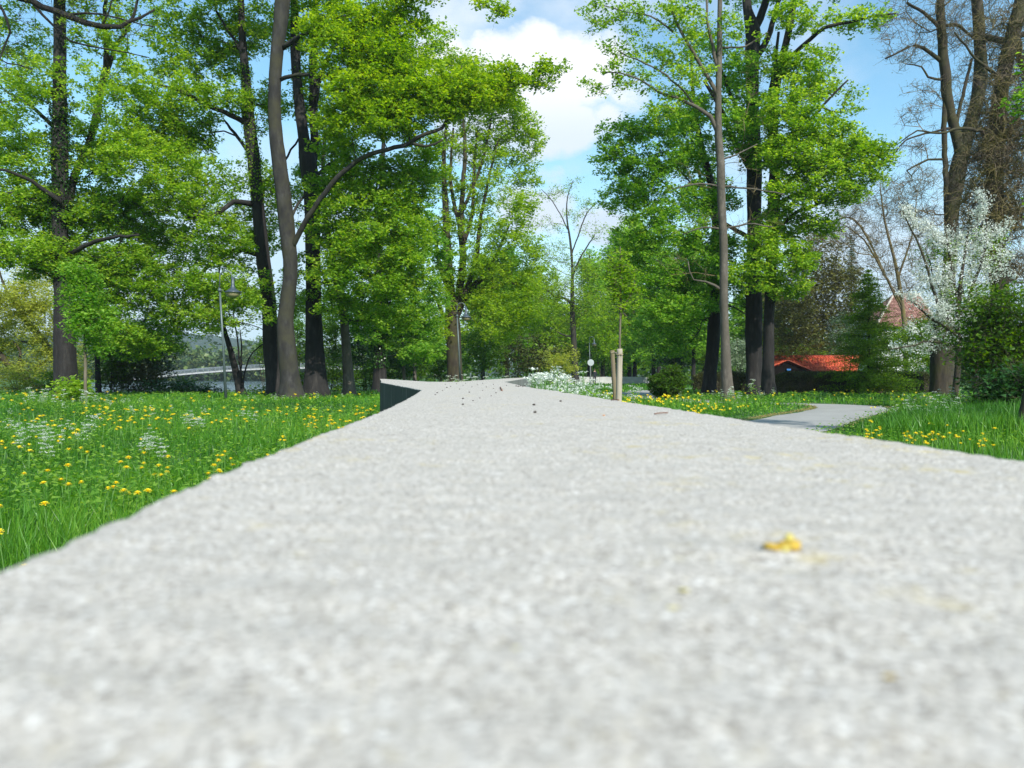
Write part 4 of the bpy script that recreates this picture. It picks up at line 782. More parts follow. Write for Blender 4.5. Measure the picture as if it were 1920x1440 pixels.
# ------------------------------------------------------------------ shrubs, hedges, understorey
def shrub(name, label, D, cx, cy, rx, ry, leafm, lsize=0.13, n_=None, stems=5, group=None, dens=0.05, per=30, spray=0.35, cat='bush', tw=B_BROWN, up=0.45, bare=0, depth=0.8, y_ground=None):
    yb = HY + CAMZ * F / D
    base = W(cx, yb, D); base[2] = gz(np.array([base[0]]), np.array([base[1]]))[0]
    t = empty(name, base, label, cat, group)
    ns = int(n_ or rx * ry * dens); s = D / F
    u_ = rng.normal(0, 1, (ns, 3)); u_ /= np.linalg.norm(u_, axis=1)[:, None]
    c = W(cx, cy, D); rr = rng.uniform(0, 1, ns) ** 0.35
    lump = 1 + 0.34 * np.sin(u_[:, 0] * 4 + rng.uniform(0, 6)) * np.sin(u_[:, 2] * 5 + rng.uniform(0, 6))
    A_ = c + u_ * (rr * lump)[:, None] * np.array([rx * s, (rx + ry) / 2 * s * depth, ry * s]); A_ = A_[A_[:, 2] > base[2] + 0.05]
    bs = []
    for q in range(stems):
        e = c + rng.normal(0, 0.35, 3) * np.array([rx * s, rx * s * .5, ry * s]); b = base + np.array([rng.normal(0, .15) * rx * s * .5, rng.normal(0, .1), -0.05])
        bs.append(b + (e - b) * np.linspace(0, 1, 6)[:, None])
    bb = np.vstack(bs)
    pos, par, nb = grow(bb, A_, step=0.6, sag=.1, upcost=.5); ch = np.arange(nb, len(pos)); pr = par[ch]
    r = np.full(len(ch), 0.008 * max(1, D / 50))
    P0 = [pos[pr]]; P1 = [pos[ch]]; Rr = [r]
    for q in bs: P0.append(q[:-1]); P1.append(q[1:]); Rr.append(np.full(5, .025 * max(1, D / 60)))
    if bare:
        a = np.repeat(A_, bare, 0); e = a + rng.normal(0, 1, a.shape) * spray * .7; P0.append(a); P1.append(e); Rr.append(np.full(len(a), .006 * max(1, D / 50)))
    V_, Q_ = prisms(np.vstack(P0), np.vstack(P1), np.concatenate(Rr), np.concatenate(Rr) * .7, 3)
    mk('stems', V_, Q_, tw, parent=t, kind='stuff')
    idx = np.repeat(np.arange(len(A_)), rng.poisson(per, len(A_)))
    C_ = A_[idx] + rng.normal(0, .5, (len(idx), 3)) * spray * np.array([1, 1, .6]); C_ = C_[C_[:, 2] > base[2] + .02]
    Vv_, Tt_ = leaves(C_, lsize * rng.uniform(.6, 1.35, len(C_)), up=up, tri=True, aspect=.95)
    mk('foliage', Vv_, Tt_, leafm, parent=t, var=np.clip(rng.uniform(0, 1, len(C_)) * .7 + rng.uniform(0, .3), 0, 1))
    return t

shrub('round_bush', 'round olive green bush alone on the lawn beyond the wooden stakes', 32, 1250, 720, 36, 32, L_BUSH, .06, dens=.5, per=26, spray=.12, up=.3, tw=B_BROWN, bare=3)
GB = 'bushes along the lake bank'
for (cx, cy, rx, ry, D_, m_, lb) in [
    (760, 665, 60, 45, 58, L_BUSH, 'leafy bank bush behind the ivy covered trunk'), (830, 680, 60, 35, 64, L_BUSH, 'low bank bush at the foot of the vase shaped tree'), (905, 660, 55, 50, 68, L_BUSH, 'bank bush just past the middle lamp'),
    (985, 668, 60, 40, 74, L_HEDGE, 'olive bush past the middle lamp, above the forked wall'), (1040, 680, 45, 32, 80, L_WILLOW, 'brownish bush in front of the slim grey tree'), (690, 705, 40, 28, 52, L_BUSH, 'small bush behind the end of the wall arm'),
    (560, 712, 25, 20, 60, L_BUSH, 'low bush by the water between the smooth trunk and the forked one'), (630, 700, 22, 40, 52, L_BUSH, 'upright bush just behind the pale patchy trunk'), (260, 705, 55, 45, 44, L_HEDGE, 'brown shaded thicket on the bank beneath the maple boughs'),
    (320, 735, 60, 22, 41, L_DARK, 'dark low thicket on the bank edge in front of the water'), (210, 690, 35, 50, 43, L_BUSH, 'bank bush directly beside the thin dark trunk'), (390, 742, 40, 16, 41, L_DARK, 'dark scrub at the foot of the lamp nearest the lake'),
    (30, 712, 50, 25, 52, L_WILLOW, 'low yellow green bush under the leaning willow'), (105, 725, 40, 28, 42, L_BUSH, 'bush at the back of the maple foot'), (480, 735, 30, 12, 44, L_BUSH, 'low scrub right of the leaning stem'),
    (285, 650, 60, 60, 46, L_DARK, 'tall dark thicket on the bank between the maple and the lamp'), (350, 730, 50, 18, 45, L_BUSH, 'low bank bush before the near end of the bridge'), (556, 600, 24, 50, 70, L_FRESH, 'tall thin leafy bush high between the smooth and forked trunks'), (622, 590, 34, 55, 60, L_FRESH, 'tall leafy bush rising behind the patchy trunk'), (500, 655, 24, 30, 68, L_BUSH, 'bush seen right beside the dark slender trunk'), (235, 640, 40, 60, 47, L_BUSH, 'tall leafy bush at the water side of the maple'),
    (620, 640, 38, 60, 56, L_BUSH, 'tall bush between the forked trunk and the patchy one'), (680, 650, 40, 55, 57, L_DARK, 'dark tall bush between the patchy trunk and the ivy one'), (560, 645, 22, 45, 66, L_BUSH, 'slim bush seen between the smooth and forked trunks'), (735, 690, 40, 30, 54, L_DARK, 'dark bush right above the end of the wall arm'),
    (970, 600, 60, 50, 90, L_YELLOW, 'tall yellow green bush behind the vase shaped tree'), (1130, 620, 50, 60, 105, L_YELLOW, 'tall bright bush beyond the walking person'), (1150, 665, 40, 40, 112, L_FRESH, 'fresh green bush behind the far wall and the stakes')]:
    shrub('bank_bush', lb, D_, cx, cy, rx, ry, m_, lsize=.14 * max(.8, D_ / 60), dens=.075, per=26, spray=.4 * max(1, D_ / 60), group=GB)
shrub('maple_seedling', 'bright young leafy shoots at the foot of the big ivy maple', 30, 140, 738, 34, 26, L_MAPLE, .13, dens=.12, per=16, spray=.3)
# shrubbery behind the path side
shrub('dark_shrub', 'large dark green shrub reaching in at the picture edge under the tangled tree', 24, 1890, 640, 88, 105, L_BUSH, .10, dens=.042, per=26, spray=.55, bare=3, up=.3)
shrub('dark_shrub', 'lower dark green shrub at the picture edge above the long grass', 21, 1910, 742, 70, 50, L_DARK, .10, dens=.06, per=26, spray=.5, bare=2)
shrub('brown_thicket', 'high brown budding thicket behind the shed, darkest part', 78, 1540, 560, 76, 125, L_OLIVE, .24, dens=.065, per=24, spray=.9, bare=5, tw=B_BROWN)
shrub('brown_thicket', 'olive brown thicket behind the shed next to the dark trunks', 72, 1475, 610, 56, 90, L_OLIVE, .2, dens=.08, per=24, spray=.7, bare=4, tw=B_BROWN)
shrub('pale_bush', 'grey green bush with whitish blossom between the thicket and the larch', 66, 1585, 630, 34, 40, L_PALE, .12, dens=.12, per=22, spray=.5)
shrub('low_yellow_bush', 'low yellow green bush right above the orange roof', 76, 1500, 662, 55, 16, L_YELLOW, .13, dens=.1, per=20, spray=.5)
shrub('pale_bush', 'pale leaved bush behind the tan trunk and the hedge', 60, 1385, 665, 32, 34, L_PALE, .12, dens=.12, per=22, spray=.5)
shrub('house_bush', 'green bush below the white house wall', 62, 1690, 658, 66, 60, L_BUSH, .13, dens=.09, per=26, spray=.5)
shrub('house_bush', 'dark green bush behind the blossom tree stump', 48, 1830, 690, 60, 45, L_DARK, .12, dens=.09, per=26, spray=.4)
shrub('house_bush', 'olive bush in the gap behind the thick mossy stump', 44, 1720, 715, 50, 24, L_DARK, .11, dens=.1, per=26, spray=.4)

def hedge(name, label, D, x0, x1, ytop, ybot, thick, leafm, nl, round_l=True):
    a = W(x0, ytop, D); b = W(x1, ytop, D); t = empty(name, ((a[0] + b[0]) / 2, D, 0), label, 'hedge')
    X0, X1, H = a[0], b[0], a[2]
    # core
    nxx, nyy = 40, 12; gx = np.linspace(0, 1, nxx); sp = np.linspace(0, 1, nyy)
    Vc = []
    for q in gx:
        for s_ in sp:   # profile front-top-back
            ang = math.pi * s_; y = -math.cos(ang) * thick / 2; z = H * min(1, (math.sin(ang)) ** .35)
            e = min(1, min(q, 1 - q) * (X1 - X0) / .7 + .25) if round_l else 1
            Vc.append([X0 + q * (X1 - X0), D + y * e * .9, z * (0.75 + .25 * e) * .95 + rng.normal(0, .012)])
    i = np.arange(nxx - 1)[:, None] * nyy; j = np.arange(nyy - 1)[None]
    mk('hedge_core', Vc, np.stack([i + j, i + j + 1, i + nyy + j + 1, i + nyy + j], -1).reshape(-1, 4), B_BROWN, parent=t)
    Vc = np.array(Vc).reshape(nxx, nyy, 3)
    gi = rng.uniform(0, nxx - 1.001, nl); gj = rng.uniform(0, nyy - 1.001, nl) ; i0 = gi.astype(int); j0 = gj.astype(int); fi = (gi - i0)[:, None]; fj = (gj - j0)[:, None]
    C_ = (Vc[i0, j0] * (1 - fi) + Vc[i0 + 1, j0] * fi) * (1 - fj) + (Vc[i0, j0 + 1] * (1 - fi) + Vc[i0 + 1, j0 + 1] * fi) * fj
    C_ = C_ + rng.normal(0, .045, C_.shape); C_[:, 1] -= .03
    Vv_, Tt_ = leaves(C_, .06 * rng.uniform(.6, 1.4, nl), up=.25)
    patch = np.sin(C_[:, 0] * 1.3) * np.sin(C_[:, 2] * 3 + C_[:, 0]) * .2
    mk('foliage', Vv_, Tt_, leafm, parent=t, var=np.repeat(np.clip(rng.uniform(0, .8, nl) + patch + .1, 0, 1), 2))
    return t
hedge('clipped_hedge', 'long clipped dark hedge in front of the orange roofed shed', 42, 1452, 1748, 697, 745, 1.1, L_HEDGE, 30000)
hedge('rounded_hedge', 'rounded end of lower clipped hedge showing between the trunks', 46, 1300, 1447, 697, 735, 1.2, L_HEDGE, 15000)

# larch: layered conifer
def conifer(name, label, D, cx, ytop, ybot, wid, leafm, dens=1.0, seed=1):
    top = W(cx, ytop, D); bot = W(cx, HY + F / D, D); t = empty(name, (bot[0], D, 0), label, 'tree'); H = top[2]
    mb = MB(); mb.tube([(bot[0], D, -.1), (bot[0] + .03, D, H * .5), (top[0], D, H)], [H * .014, H * .009, .01], 8); mb.build('trunk', B_DARK, t, smooth=True)
    P0, P1, C_ = [], [], []; wl_ = wid / F * D / 2
    nw = int(H / .22)
    for q in range(nw):
        z = H * (q + .5) / nw * .985 + .2; fr = 1 - z / H
        for b in range(int(7 * dens) + 1):
            th = rng.uniform(0, 6.28); L = wl_ * (fr ** .75) * rng.uniform(.6, 1.15) + .08; a = np.array([bot[0], D, z]); d = np.array([math.cos(th), math.sin(th), rng.uniform(-.05, .25)])
            k_ = 3; prev = a
            for s_ in range(1, k_ + 1):
                p_ = a + d * L * s_ / k_ - np.array([0, 0, .12 * L * (s_ / k_) ** 2]); P0.append(prev); P1.append(p_); prev = p_
            nn_ = int(L * 85) + 8; tt_ = rng.uniform(.12, 1, nn_)[:, None]; C_.append(a + d * L * tt_ - np.array([0, 0, .12]) * L * tt_ ** 2 + rng.normal(0, 1, (nn_, 3)) * np.array([.14, .14, .07]) * min(1, L + .3))
    V_, Q_ = prisms(P0, P1, np.full(len(P0), .012), np.full(len(P0), .008), 3); mk('branches', V_, Q_, B_BROWN, parent=t, kind='stuff')
    C_ = np.vstack(C_); Vv_, Tt_ = leaves(C_, .11 * rng.uniform(.6, 1.3, len(C_)), up=.35, aspect=.35); mk('crown', Vv_, Tt_, leafm, parent=t, var=np.repeat(rng.uniform(0, 1, len(C_)), 2)); return t
conifer('larch_tree', 'soft green larch between the shed and the steep roofed house', 40, 1628, 508, 745, 190, L_LARCH, 1.3)
conifer('dark_conifer', 'small dark spruce far behind the shed roof end', 80, 1596, 440, 700, 60, L_DARK, .8)

# ------------------------------------------------------------------ far woods and background trees
GF = 'background trees beyond the lawns'
bgt = [(1010, 690, 500, 60, 110, L_YELLOW), (1075, 690, 560, 55, 118, L_MAPLE), (1130, 690, 590, 45, 125, L_YELLOW), (1190, 695, 570, 40, 118, L_YELLOW), (1225, 695, 560, 45, 92, L_FRESH), (1275, 695, 600, 50, 86, L_DARK), (1320, 695, 610, 45, 82, L_BUSH), (1165, 695, 620, 35, 135, L_YELLOW), (950, 690, 470, 60, 100, L_FRESH), (905, 690, 480, 50, 95, L_YELLOW), (1105, 690, 470, 35, 112, L_FRESH), (1150, 690, 430, 40, 116, L_FRESH),
       (1390, 695, 560, 50, 84, L_FRESH), (1440, 695, 520, 45, 92, L_BUSH), (1645, 695, 560, 40, 110, L_PALE), (1740, 695, 600, 50, 70, L_BUSH), (1860, 700, 560, 60, 50, L_BUSH), (1235, 690, 440, 60, 108, L_FRESH), (1300, 690, 430, 60, 70, L_FRESH), (1180, 690, 400, 50, 122, L_MAPLE)]
wordsF = ['first', 'second', 'third', 'fourth', 'fifth', 'sixth', 'seventh', 'eighth', 'ninth', 'tenth', 'eleventh', 'twelfth', 'thirteenth', 'fourteenth', 'fifteenth', 'sixteenth', 'seventeenth', 'eighteenth', 'nineteenth', 'twentieth']
where = ['over the forked wall', 'behind the slim grey tree', 'behind the walking person', 'just past the wooden stakes', 'above the round bush', 'behind the round bush and darker', 'behind the leaning dark trunk', 'farthest back above the path', 'behind the vase shaped tree', 'behind the vase shaped tree and yellower', 'above the farthest lamp', 'taller, above the young staked tree',
         'between the tan trunk and the thick dark one', 'behind the narrow dark trunk', 'pale, beside the house roof', 'under the blossom', 'behind the dark edge shrub', 'tall, behind the left boughs of the thick dark tree', 'tall, behind the tan trunk', 'highest, behind the boughs over the stakes']
for q, (x_, yb, yt, w_, D_, m_) in enumerate(bgt):
    h = yb - yt
    pf = [(x_ + rng.uniform(-.4, .4) * w_, yt + h * f_, w_ * rng.uniform(.6, .9) * (0.6 if f_ < .2 else 1), h * .16, 1.0, 0) for f_ in (.12, .28, .45, .62, .78) for _ in range(2)]
    kind_ = {id(L_YELLOW): 'yellow green', id(L_MAPLE): 'bright green', id(L_FRESH): 'fresh green', id(L_DARK): 'dark green', id(L_BUSH): 'mid green', id(L_PALE): 'grey green'}[id(m_)]
    tree_object('background_tree', f'{kind_} background tree {where[q]}', 'tree', D_, [(x_, HY + F / D_, 9), (x_ + 1, yb - h * .4, 6), (x_, yt + h * .3, 4), (x_ + 1, yt + 5, 2)], puffs=pf, leaf=m_, bk=B_DARK, tw=B_DARK,
                lsize=.0028 * D_, dens=.035, spray=.009 * D_, per=16, group=GF, flare=.1, sides=8, twig_r=.006)
# far shore wood: one mass that nobody could count
C_ = []
for q in range(190):
    x_ = rng.uniform(-230, -20); y_ = rng.uniform(300, 350); h = rng.uniform(9, 17) * (1 if x_ < -60 else 1.3)
    nn_ = 130; u_ = rng.normal(0, 1, (nn_, 3)); u_ /= np.linalg.norm(u_, axis=1)[:, None]
    C_.append(np.array([x_, y_, h * .5 - 1]) + u_ * np.array([h * .42, h * .42, h * .55]) * rng.uniform(.6, 1, (nn_, 1)))
C_ = np.vstack(C_); C_ = C_[C_[:, 2] > -1]
Vv_, Tt_ = leaves(C_, rng.uniform(1.1, 2.4, len(C_)), up=.3); mk('far_shore_wood', Vv_, Tt_, L_FAR, var=np.repeat(rng.uniform(0, 1, len(C_)), 2), kind='stuff')
C_ = []
for q in range(260):
    x_ = rng.uniform(-30, 150); y_ = rng.uniform(150, 200); h = rng.uniform(7, 13)
    nn_ = 90; u_ = rng.normal(0, 1, (nn_, 3)); u_ /= np.linalg.norm(u_, axis=1)[:, None]
    C_.append(np.array([x_, y_, h * .5]) + u_ * np.array([h * .4, h * .4, h * .55]) * rng.uniform(.6, 1, (nn_, 1)))
C_ = np.vstack(C_); C_ = C_[C_[:, 2] > 0]
Vv_, Tt_ = leaves(C_, rng.uniform(.7, 1.5, len(C_)), up=.3); mk('far_wood', Vv_, Tt_, L_BUSH, var=np.repeat(rng.uniform(0, 1, len(C_)), 2), kind='stuff')

# ------------------------------------------------------------------ bridge over the lake
M_STEEL = plain('grey_steel', (0.22, 0.25, 0.27), .5, .3); M_DECK = plain('pale_bridge_deck', (0.40, 0.41, 0.41), .7)
DB = 205; br = empty('footbridge', W(560, 712, DB), 'long low arched grey footbridge over the lake', 'bridge')
bx = np.linspace(255, 900, 60); by = 711 - 21 * np.sin(np.clip((bx - 255) / 645, 0, 1) * np.pi)
Pb = np.array([W(a, b, DB) for a, b in zip(bx, by)])
mb = MB()
for q in range(59):
    c_ = (Pb[q] + Pb[q + 1]) / 2; d_ = Pb[q + 1] - Pb[q]; mb.box(c_, (np.linalg.norm(d_) + .05, 3.0, .38), ry=-math.atan2(d_[2], d_[0]))
mb.build('deck', M_DECK, br)
for sy in (-1.45, 1.45):
    for hz_ in (.45, .8, 1.1):
        mb = MB(); mb.tube(Pb + np.array([0, sy, hz_]), .05 if hz_ < 1 else .08, 6); mb.build('rail', M_STEEL, br)
for q in range(0, 60, 2):
    for sy in (-1.45, 1.45):
        mb = MB(); mb.box(Pb[q] + np.array([0, sy, .6]), (.1, .1, 1.0)); mb.build('rail_post', M_STEEL, br)

# ------------------------------------------------------------------ lamps, sign
M_LAMP = plain('lamp_grey_paint', (0.09, 0.12, 0.12), .45, .2); M_SHADE = plain('lamp_shade_dark', (0.06, 0.08, 0.10), .4, .2)
m, n, l, o = new_mat('lamp_glass'); p = nd(n, 'ShaderNodeBsdfPrincipled', Roughness=.3); p.inputs['Base Color'].default_value = (.35, .30, .16, 1); l.new(p.outputs[0], o.inputs[0]); M_GLASS = m
def lamp(label, D, xb, xt, ytop, lean=0):
    b = W(xb, HY + F / D, D); tp = W(xt, ytop, D); H = tp[2]; t = empty('street_lamp', (b[0], D, 0), label, 'street lamp', 'curved neck park lamps')
    k_ = H - .30
    mb = MB(); mb.tube([(b[0], D, -.05), (b[0] + (tp[0] - b[0]) * .5, D, k_ * .5), (tp[0], D, k_ - .4)], [.06, .045, .04], 10)
    mb.build('pole', M_LAMP, t, smooth=True)
    mb = MB(); mb.lathe((tp[0], D, k_ - .45), [(.0, -.06), (.07, -.05), (.075, .03), (.04, .08), (0, .09)], 12); mb.build('collar', M_LAMP, t, smooth=True)
    r_ = .24; a = np.linspace(math.pi, -0.15, 18); arm = [(tp[0], D, k_ - .4)] + [(tp[0] + r_ + r_ * math.cos(q), D, k_ + .05 + r_ * 1.05 * math.sin(q)) for q in a]
    mb = MB(); mb.tube(arm, .026, 8); mb.build('arm', M_LAMP, t, smooth=True)
    ex, ez = arm[-1][0], arm[-1][2]
    mb = MB(); mb.lathe((ex + .03, D, ez), [(.0, .05), (.06, .03), (.065, -.25), (.10, -.38), (.20, -.46), (.30, -.52), (.31, -.56), (.28, -.55), (.09, -.40)], 18); sh = mb.build('lamp_shade', M_SHADE, t, smooth=True)
    mb = MB(); mb.lathe((ex + .03, D, ez), [(.27, -.555), (.24, -.66), (.14, -.74), (0, -.76)], 16); mb.build('glass', M_GLASS, t, smooth=True)
    return t
lamp('park lamp with curved neck standing at the lake bank beside the leaning stem', 31, 424, 412, 508)
lamp('park lamp in front of the vase shaped tree, middle one by distance', 46, 864, 857, 568)
lamp('farthest and smallest park lamp, next to the round sign', 86, 1107, 1105, 631)
sg = empty('round_sign', (*W(1107.5, HY + F / 80, 80)[:2], 0), 'round grey back of a traffic sign on a thin pole behind the far wall', 'sign')
c_ = W(1107.5, 680, 80)
mb = MB(); mb.tube([(c_[0], 80, -.05), (c_[0], 80, c_[2] + .35)], .035, 8); mb.build('pole', plain('galvanised', (.35, .36, .36), .5, .5), sg)
mb = MB(); aa = np.linspace(0, 2 * np.pi, 28, endpoint=False); ring = lambda r, y: np.stack([c_[0] + r * np.cos(aa), np.full(28, y), c_[2] + r * np.sin(aa)], 1)
Vr = np.vstack([ring(.31, 79.93), ring(.33, 79.945), ring(.33, 79.96), [[c_[0], 79.93, c_[2]]]]); kq = np.arange(28); k2 = (kq + 1) % 28
mb.add(Vr, np.vstack([np.stack([kq, k2, 28 + k2, 28 + kq], 1), np.stack([28 + kq, 28 + k2, 56 + k2, 56 + kq], 1)]), np.stack([np.full(28, 84), k2, kq], 1))
mb.build('sign_disc', plain('sign_back_grey', (.42, .46, .48), .5, .2), sg)

# ------------------------------------------------------------------ shed and house
M_TILE = None
m, n, l, o = new_mat('orange_clay_tile'); p = nd(n, 'ShaderNodeBsdfPrincipled', Roughness=.7); x = noise(n, l, 3, 4, .7); a_ = nd(n, 'ShaderNodeAttribute', attribute_name='var')
c = ramp(n, l, a_.outputs['Fac'], [(0, (.36, .045, .02)), (.5, (.54, .085, .03)), (1, (.66, .14, .055))]); l.new(c, p.inputs['Base Color']); l.new(p.outputs[0], o.inputs[0]); M_TILE = m
m, n, l, o = new_mat('old_brown_tile'); p = nd(n, 'ShaderNodeBsdfPrincipled', Roughness=.85); a_ = nd(n, 'ShaderNodeAttribute', attribute_name='var')
c = ramp(n, l, a_.outputs['Fac'], [(0, (.12, .05, .035)), (.5, (.20, .095, .07)), (1, (.30, .16, .12))]); l.new(c, p.inputs['Base Color']); l.new(p.outputs[0], o.inputs[0]); M_TILE2 = m
def tile_slope(parent, A, B, Cc, Dd, tw_, th_, mat, name='roof_tiles', clip=None):
    """tiles on the quad A(eave left) B(eave right) C(ridge right) D(ridge left); each a little curved pan, overlapping the course below"""
    A, B, Cc, Dd = map(lambda v: np.array(v, float), (A, B, Cc, Dd))
    nr = max(2, int(round(np.linalg.norm(Dd - A) / th_))); N_ = np.cross(B - A, Dd - A); N_ /= np.linalg.norm(N_)
    if N_[2] < 0: N_ = -N_
    VV, QQ, vv = [], [], []; nn_ = 0
    for r_ in range(nr):
        t0, t1 = r_ / nr, min(1, (r_ + 1.25) / nr); a0 = A + (Dd - A) * t0; b0 = B + (Cc - B) * t0; a1 = A + (Dd - A) * t1; b1 = B + (Cc - B) * t1
        nc = max(1, int(round(np.linalg.norm(b0 - a0) / tw_)))
        for c2 in range(nc):
            f0, f1 = c2 / nc, (c2 + 1) / nc; li = .05 + rng.uniform(-.006, .01)
            for s_, (ff, hh) in enumerate(((f0, 0), (f0 * .7 + f1 * .3, .045), (f0 * .3 + f1 * .7, .045), (f1, 0))):
                VV.append(a0 + (b0 - a0) * ff + N_ * (hh + li)); VV.append(a1 + (b1 - a1) * ff + N_ * (hh + .01))
            VV += [a0 + (b0 - a0) * f0, a0 + (b0 - a0) * f1]
            for s_ in range(3): QQ.append([nn_ + 2 * s_, nn_ + 2 * s_ + 2, nn_ + 2 * s_ + 3, nn_ + 2 * s_ + 1])
            QQ.append([nn_ + 8, nn_ + 9, nn_ + 6, nn_]); vv += [rng.uniform(0, 1)] * 4; nn_ += 10
    return mk(name, VV, np.array(QQ), mat, parent=parent, var=vv, kind='stuff')
sh = empty('shed', (*W(1530, 726, 70)[:2], 0), 'low shed with bright orange tiled roof and a small dark gable behind the hedge', 'shed')
M_WOOD = plain('dark_shed_boards', (0.008, 0.006, 0.005), .95, scale=8)
M_WOOD.node_tree.nodes['Principled BSDF'].inputs['Specular IOR Level'].default_value = .05
e0, e1 = W(1440, 697, 69), W(1606, 697, 69); r0_, r1_ = W(1440, 669, 71.2), W(1616, 669, 71.2)
tile_slope(sh, e0, e1, r1_, r0_, .24, .22, M_TILE)
bb0, bb1 = r0_.copy(), r1_.copy()
tile_slope(sh, np.array([r1_[0] - .4, 73.4, e0[2]]), np.array([e0[0], 73.4, e0[2]]), r0_, r1_, .24, .4, M_TILE)
mb = MB()
for q in range(28):
    f_ = (q + .5) / 28; c_ = r0_ + (r1_ - r0_) * f_ + np.array([0, 0, .05]); mb.tube([c_ - [.16, 0, 0], c_ + [.16, 0, 0.015]], .085, 7)
mb.build('ridge_tiles', M_TILE, sh)
for q in range(34):
    mb = MB(); xq = e0[0] + .1 + q * (e1[0] - e0[0] - .3) / 33; mb.box((xq, 69.45 + (q % 2) * .012, e0[2] / 2 - .02), (.215, .03, e0[2] - .12)); mb.build('wall_board', M_WOOD, sh)
mb = MB(); mb.box(((e0[0] + e1[0]) / 2, 73.0, e0[2] / 2), (e1[0] - e0[0] - .3, .1, e0[2] - .15)); mb.box((e1[0] - .15, 71.2, e0[2] / 2 + .1), (.1, 3.4, e0[2] + .2)); mb.box((e0[0] + .2, 71.2, e0[2] / 2 + .1), (.1, 3.4, e0[2] + .2)); mb.build('wall', M_WOOD, sh)
# small gable facing the lawn
gp = [W(1438, 694, 68.3), W(1476, 677, 68.3), W(1522, 697, 68.3)]
gb_ = [gp[0] + [0, 2.2, .0], gp[1] + [0, 2.6, 0], gp[2] + [0, 1.2, 0]]
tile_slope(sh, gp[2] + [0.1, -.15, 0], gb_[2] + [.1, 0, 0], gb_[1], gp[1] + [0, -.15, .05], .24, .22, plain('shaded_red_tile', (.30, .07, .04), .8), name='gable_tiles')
tile_slope(sh, gb_[0] - [.1, 0, 0], gp[0] + [-.1, -.15, 0], gp[1] + [0, -.15, .05], gb_[1], .24, .22, M_TILE, name='gable_tiles')
mk('gable_wall', [gp[0] + [.1, .1, -.05], gp[2] + [-.1, .1, -.05], gp[1] + [0, .1, -.1], gp[0] + [.1, .1, -1.2], gp[2] + [-.1, .1, -1.2]], [np.array([[0, 1, 2]]), np.array([[3, 4, 1, 0]])], M_WOOD, parent=sh)
mb = MB(); c_ = W(1479, 693, 68.25); mb.box(c_, (.34, .06, .14)); mb.build('gable_sign', plain('blue_enamel', (.04, .16, .42), .3), sh)

ho = empty('house', (*W(1700, 720, 95)[:2], 0), 'white walled house with a steep old brown tiled hip roof behind the blossom', 'house')
M_PLASTER = plain('white_plaster', (.70, .70, .66), .85, scale=3)
xl2, xr2 = W(1642, 613, 93)[0], W(1762, 613, 93)[0]; ez = W(1642, 613, 93)[2]; apz = W(1690, 552, 97)[2]
E = [(xl2, 93, ez), (xr2, 93, ez), (xr2, 101, ez), (xl2, 101, ez)]; Ra, Rb = (W(1676, 552, 97)[0], 97, apz), (W(1722, 552, 97)[0], 97, apz)
tile_slope(ho, E[0], E[1], Rb, Ra, .3, .32, M_TILE2); tile_slope(ho, E[3], E[0], np.array(Ra) + [0, -.05, 0], np.array(Ra) + [0, .05, 0], .3, .4, M_TILE2)
tile_slope(ho, E[1], E[2], np.array(Rb) + [0, .05, 0], np.array(Rb) + [0, -.05, 0], .3, .4, M_TILE2); tile_slope(ho, E[2], E[3], Ra, Rb, .3, .4, M_TILE2)
mb = MB()
mb.tube([E[0], Ra], .14, 7); mb.tube([Ra, Rb], .15, 7); mb.tube([Rb, E[1]], .14, 7); mb.build('ridge_tiles', plain('pale_ridge_mortar', (.42, .36, .30), .9), ho)
mb = MB(); mb.box(((xl2 + xr2) / 2, 97, ez / 2), (xr2 - xl2 - .8, 7.2, ez - .05)); mb.build('wall', M_PLASTER, ho)
mb = MB(); mb.box(((xl2 + xr2) / 2, 93.15, ez - .02), (xr2 - xl2, .3, .12)); mb.build('eaves', M_WOOD, ho)
for xq in (1656, 1700, 1738):
    wx = W(xq, 640, 93.35)
    mb = MB(); mb.box((wx[0], 93.37, wx[2]), (1.0, .1, 1.4)); w_o = mb.build('window', plain('window_frame_paint', (.55, .52, .46), .6), ho)
    mb = MB()
    for sx in (-.22, .22): mb.box((wx[0] + sx, 93.315, wx[2]), (.38, .02, 1.2))
    mb.build('pane', plain('window_pane', (.03, .04, .05), .08), w_o)

